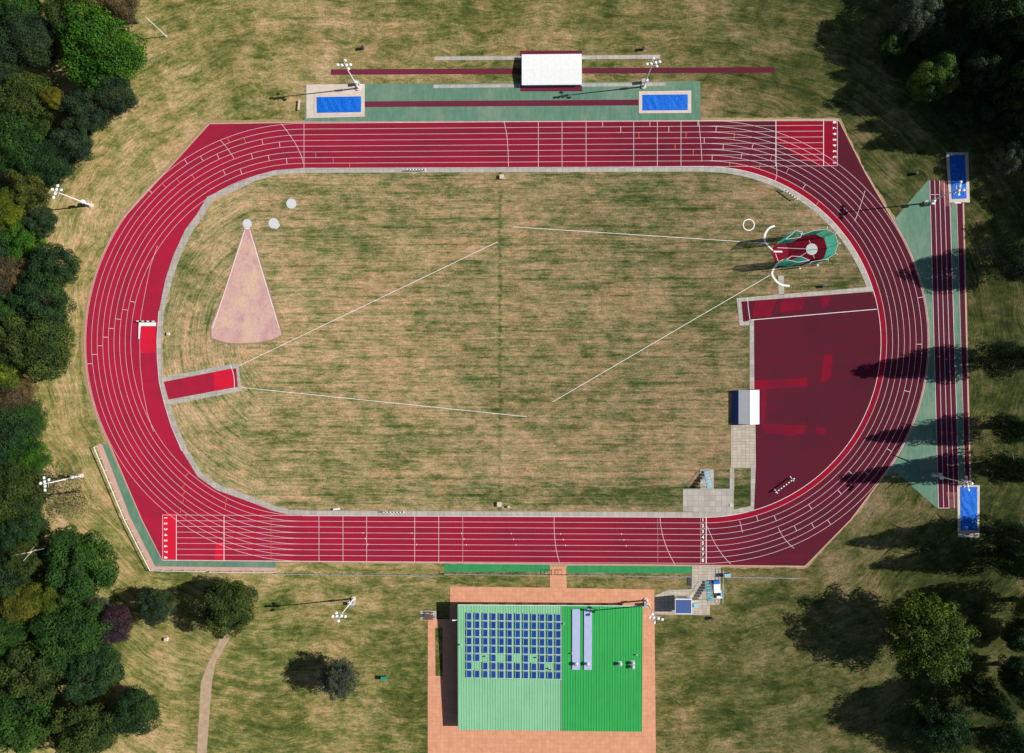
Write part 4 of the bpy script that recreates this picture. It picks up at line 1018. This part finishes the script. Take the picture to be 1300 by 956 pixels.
CR_M = {'round': [crown_mesh('crown', s, 'round', (70, 110, 150, 90, 130, 110)[s], (380, 270, 230, 300, 240, 290)[s], (.034, .030, .027, .031, .028, .033)[s]) for s in range(6)],
        'cone': [crown_mesh('crown', 20 + s, 'cone', 190, 190, .034) for s in range(3)],
        'spray': [crown_mesh('crown', 30 + s, 'spray', 190, 260, .034) for s in range(3)],
        'sparse': [crown_mesh('crown', 40, 'spray', 70, 60, .028)]}
def trunk_mesh(seed, limbs=6):
    r = random.Random(seed); b = MB()
    b.tube((0, 0, 0), (.0, .0, .08), .05, .034, 9); b.tube((0, 0, .08), (.01, .01, .45), .034, .024, 9); b.tube((.01, .01, .45), (0, 0, .9), .024, .006, 8)
    for i in range(limbs):
        a = i * 2.4 + r.uniform(-.3, .3); z = .3 + .5 * i / limbs; L = r.uniform(.16, .3)
        b.chain([(0, 0, z), (math.cos(a) * L * .5, math.sin(a) * L * .5, z + .06), (math.cos(a + .2) * L, math.sin(a + .2) * L, z + .14)], .014, .004, 5)
    return b
TR = []
for s_ in range(3):
    o_ = trunk_mesh(s_).build('trunk', M['bark']); TR.append(o_.data); bpy.data.objects.remove(o_)
def add_tree(x, y, h, r, rz, kind, col, label, cz=None, name='tree', grp=None, cat='tree'):
    t = thing(name, label, cat, (x, y, 0), R_.uniform(0, 6.28), grp)
    me = TR[R_.randrange(3)]; o = bpy.data.objects.new('trunk', me); C.objects.link(o); o.parent = t; o.scale = (h * .8, h * .8, h * .95)
    me = R_.choice(CR_M[kind]); o = bpy.data.objects.new('crown', me); C.objects.link(o); o.parent = t
    o.location = (0, 0, cz if cz is not None else h - rz); o.scale = (r, r * R_.uniform(.88, 1.08), rz); o.color = col + (1,) if len(col) == 3 else col
    o.rotation_euler = (0, 0, R_.uniform(0, 6.28))
    return t
def tree(px, py, rpx, h, col, label, kind='round', rzf=.85, grp='trees of the left woodland', name='tree'):
    r = rpx * .162; rz = min(r * rzf, h * .48) if kind != 'cone' else h * .45
    cz = h - rz; x, y = G(px, py, cz); return add_tree(x, y, h, r, rz, kind, col, label, name=name, grp=grp)
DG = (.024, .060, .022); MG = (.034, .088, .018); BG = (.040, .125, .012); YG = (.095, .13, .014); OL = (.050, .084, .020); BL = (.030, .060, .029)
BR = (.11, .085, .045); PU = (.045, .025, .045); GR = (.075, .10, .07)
W = [
 (125, 62, 50, 15, BG, 'large bright green tree standing out at the woodland edge, upper left'),
 (34, 52, 36, 15, BL, 'dark bluish green tree left of the bright green tree'),
 (90, 12, 34, 14, OL, 'olive tree at the top edge above the bright green tree'),
 (22, 6, 30, 14, MG, 'mid green tree at the top left corner of the woodland'),
 (150, 6, 24, 11, BR, 'brownish tree at the top edge beside the open grass'),
 (-6, 88, 26, 14, BL, 'dark tree cut by the left edge above the yellow tinged tree'),
 (30, 130, 37, 13, OL, 'olive tree whose right side meets a yellow crown'),
 (66, 124, 13, 12, (.13, .125, .015), 'small yellow crown on the right side of the olive tree'),
 (147, 121, 25, 10, BL, 'dark rounded tree just below the bright green tree'),
 (108, 142, 30, 11, BL, 'dark dense tree in the middle of three at the grass edge'),
 (92, 181, 26, 10, BL, 'dark dense tree lowest of three at the grass edge'),
 (22, 182, 40, 13, MG, 'wide mid green tree at the left edge under the olive tree'),
 (58, 208, 30, 11, DG, 'deep green tree between the wide tree and the yellowish tree'),
 (38, 238, 28, 11, (.085, .105, .022), 'yellowish green tree left of the upper left floodlight mast'),
 (4, 268, 30, 12, YG, 'yellow green tree at the left edge below the yellowish tree'),
 (50, 282, 20, 8, BL, 'small bluish dark tree below the upper left mast'),
 (28, 308, 30, 9, BG, 'bright green low tree left of the big dark tree'),
 (69, 338, 31, 12, DG, 'upper half of a pair of dark green trees beside the bend'),
 (52, 378, 36, 13, DG, 'lower and wider of a pair of dark green trees beside the bend'),
 (8, 350, 28, 12, BR, 'brown tinged tree at the left edge behind the dark pair'),
 (12, 400, 26, 12, MG, 'mid green tree at the left edge beside the lower dark tree'),
 (46, 436, 44, 14, OL, 'broad olive green tree at the widest point of the track'),
 (6, 470, 24, 11, (.12, .17, .02), 'bright yellow green tree at the left edge below the broad olive tree'),
 (16, 500, 28, 10, BR, 'tan brown tree at the left edge below the yellow green one'),
 (34, 530, 26, 8, MG, 'low green tree right below the tan tree'),
 (10, 552, 36, 12, DG, 'dark green tree at the left edge above the lower left mast'),
 (34, 580, 26, 9, BG, 'fresh green tree touching the grass above the lower left mast'),
 (22, 625, 38, 13, OL, 'dense olive tree left of the sparse tree'),
 (28, 672, 32, 12, DG, 'dark green tree under the dense olive tree'),
 (102, 718, 45, 14, MG, 'big round green tree at the lower left beside the rail corner'),
 (36, 712, 28, 12, OL, 'olive tree left of the big round green tree'),
 (10, 735, 32, 13, DG, 'dark tree at the left edge below the olive tree'),
 (30, 765, 26, 13, (.12, .13, .02), 'yellowing tree at the lower left'),
 (62, 756, 26, 12, YG, 'yellow green tree between the big round tree and the yellowing tree'),
 (10, 800, 30, 13, MG, 'mid green tree at the left edge in the lower corner'),
 (88, 800, 44, 14, MG, 'broad green tree left of the purple tree'),
 (46, 845, 44, 14, OL, 'broad olive tree in the lower left corner'),
 (118, 848, 36, 12, DG, 'dark green tree below the purple tree'),
 (122, 768, 13, 6, GR, 'small grey green tree above the purple tree'),
 (142, 792, 24, 9, PU, 'dark purple leaved tree at the lower left'),
 (20, 910, 50, 14, MG, 'green tree at the bottom left corner'),
 (110, 925, 42, 13, OL, 'olive tree at the bottom edge on the left'),
 (172, 905, 30, 11, DG, 'dark tree at the bottom edge left of the path'),
 (-20, 320, 30, 13, DG, 'dark tree mostly beyond the left edge, beside the brown tinged tree'),
 (-18, 640, 30, 13, MG, 'tree mostly beyond the left edge beside the dense olive tree'),
 (-18, 10, 28, 13, DG, 'tree mostly beyond the top left corner'),
]
for px, py, r, h, c, lab in W: tree(px, py, r, h, c, lab)
tree(84, 628, 34, 8.5, (.11, .095, .06), 'sparse brownish tree with bare branches under the lower left mast', 'sparse', .7)
b = MB(); x, y = G(35, 702, 12)
t = thing('dead_tree', 'bleached bare tree top poking out of the crowns at the lower left', 'tree', (x, y, 0)); b.tube((0, 0, 0), (0, 0, 12), .22, .1, 8); b.build('trunk', M['pale'], t)
b = MB()
for a, L, z in ((15, 3.4, 10.6), (190, 2.8, 11.0), (235, 2.2, 10.5), (40, 2.0, 11.3)):
    a = math.radians(a); b.chain([(0, 0, z), (math.cos(a) * L * .5, math.sin(a) * L * .5, z + .7), (math.cos(a) * L, math.sin(a) * L, z + 1.0)], .07, .03, 6)
b.build('branch', M['pale'], t)
SG = 'trees standing alone on the south lawn'
tree(199, 769, 24, 7.5, BL, 'small round dark tree between the purple tree and the dark olive tree', grp=SG)
tree(290, 771, 36, 10, OL, 'round dark olive tree at the head of the pale path', grp=SG)
tree(431, 862, 21, 8.5, GR, 'loose grey green tree at the bottom left of the clubhouse', 'spray', grp=SG)
EG = 'trees east of the track'
def treeb(px, py, h, r, col, label, kind='cone', grp=EG, rz=None, cz=None):
    x, y = G(px, py); rz = rz or h * .44; add_tree(x, y, h, r, rz, kind, col, label, cz=cz, grp=grp)
treeb(1150, 789, 15, 7.4, (.066, .112, .018), 'large yellow green tree with ragged branches on the lower right lawn', 'spray', rz=5.8)
E_ = [(1268, 338, 12.5, 4.9, BL, 'round dark tree right of the upper runway', 'round'),
 (1250, 456, 19.5, 4.2, BL, 'tall dark tree shading the middle of the right bend', 'cone'),
 (1258, 541, 18.5, 3.4, DG, 'tall dark tree second in the row on the right', 'cone'),
 (1250, 590, 21, 3.8, DG, 'tallest dark tree just above the lower right pit', 'cone'),
 (1256, 672, 20.5, 4.0, BL, 'tall dark tree right of the lower right pit', 'cone'),
 (1266, 703, 18.5, 3.8, DG, 'tall dark tree just below the lower right pit', 'cone'),
 (1290, 760, 17.5, 4.4, MG, 'green tree at the right edge across from the large ragged tree', 'round'),
 (1280, 797, 8, 3.4, DG, 'small dark tree right of the large ragged tree', 'round'),
 (1268, 842, 15, 4.4, DG, 'dark tree at the right edge below the small dark tree', 'round'),
 (1225, 868, 16, 4.0, DG, 'tall dark tree near the bottom right corner', 'cone'),
 (1170, 900, 13, 4.5, DG, 'dark spreading tree at the bottom edge on the right', 'spray'),
 (1250, 925, 15, 5, DG, 'dark tree in the bottom right corner', 'round'),
 (1180, 60, 9, 5.5, DG, 'added low dark tree in deep shade between the two fresh green crowns', 'round'),  # undergrowth from here to the low bush is added to darken the wood
 (1205, 80, 10, 6, BL, 'added wide dark shaded tree right of the light green sunlit tree', 'round'),
 (1215, 150, 7, 5.5, DG, 'added low shaded tree at the south side of the upper right wood', 'round'),
 (1190, 128, 6, 5, BL, 'added low shaded tree just under the light green sunlit tree', 'round'),
 (1262, 60, 11, 6, BL, 'added shaded tree in the middle of the upper right wood by its right side', 'round'),
 (1140, 78, 4, 4, DG, 'added low shaded bush at the west tip of the upper right wood', 'round'),
 (1205, -14, 15, 5.0, BL, 'big dark tree at the top edge left of the dark mass', 'round'),
 (1140, 41, 11.5, 4.6, GR, 'grey green tree at the left corner of the upper right wood', 'round'),
 (1121, 64, 7, 3.0, MG, 'fresh green low tree beside the grey green tree', 'round'),
 (1163, 116, 12, 4.6, (.06, .12, .025), 'light green tree catching the sun in the upper right wood', 'round'),
 (1264, 166, 7, 4, DG, 'shaded tree above the upper right pit', 'round'),
 (1237, 76, 21, 5.2, DG, 'tall dark tree in the upper right wood shading the grass tip', 'cone'),
 (1252, 121, 21, 4.6, DG, 'tall dark tree in the upper right wood, third from the top', 'cone'),
 (1263, 143, 20.5, 4.6, BL, 'tall dark tree in the upper right wood nearest the grass', 'cone'),
 (1228, 40, 18, 6, DG, 'broad dark tree in the middle of the upper right wood', 'round'),
 (1222, 108, 14, 5, BL, 'dark tree right of the light green sunlit tree', 'round'),
 (1280, 165, 21, 5.4, DG, 'tall dark tree in the upper right wood above the grey crown', 'cone'),
 (1262, 208, 8, 3.0, GR, 'small grey green tree right of the upper right pit', 'round'),
 (1290, 20, 20, 6.5, DG, 'large dark tree in the top right corner', 'round'),
 (1280, 90, 21, 6, MG, 'green crowned tree at the right edge of the upper wood', 'round'),
 (1338, 192, 15, 5.5, DG, 'tallish tree beyond the right edge level with the upper pit', 'round'),
 (1343, 240, 11, 5.0, DG, 'tree beyond the right edge shading the strip below the pit', 'round'),
 (1343, 292, 12, 5.0, BL, 'tree beyond the right edge above the round dark tree', 'round'),
 (1325, 120, 23, 6.5, DG, 'tree beyond the right edge behind the upper wood', 'round'),
 (1330, 50, 23, 7, DG, 'tree beyond the upper right corner', 'round'),
]
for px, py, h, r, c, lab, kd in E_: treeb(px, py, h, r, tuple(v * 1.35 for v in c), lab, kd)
print('objects', len(bpy.data.objects))
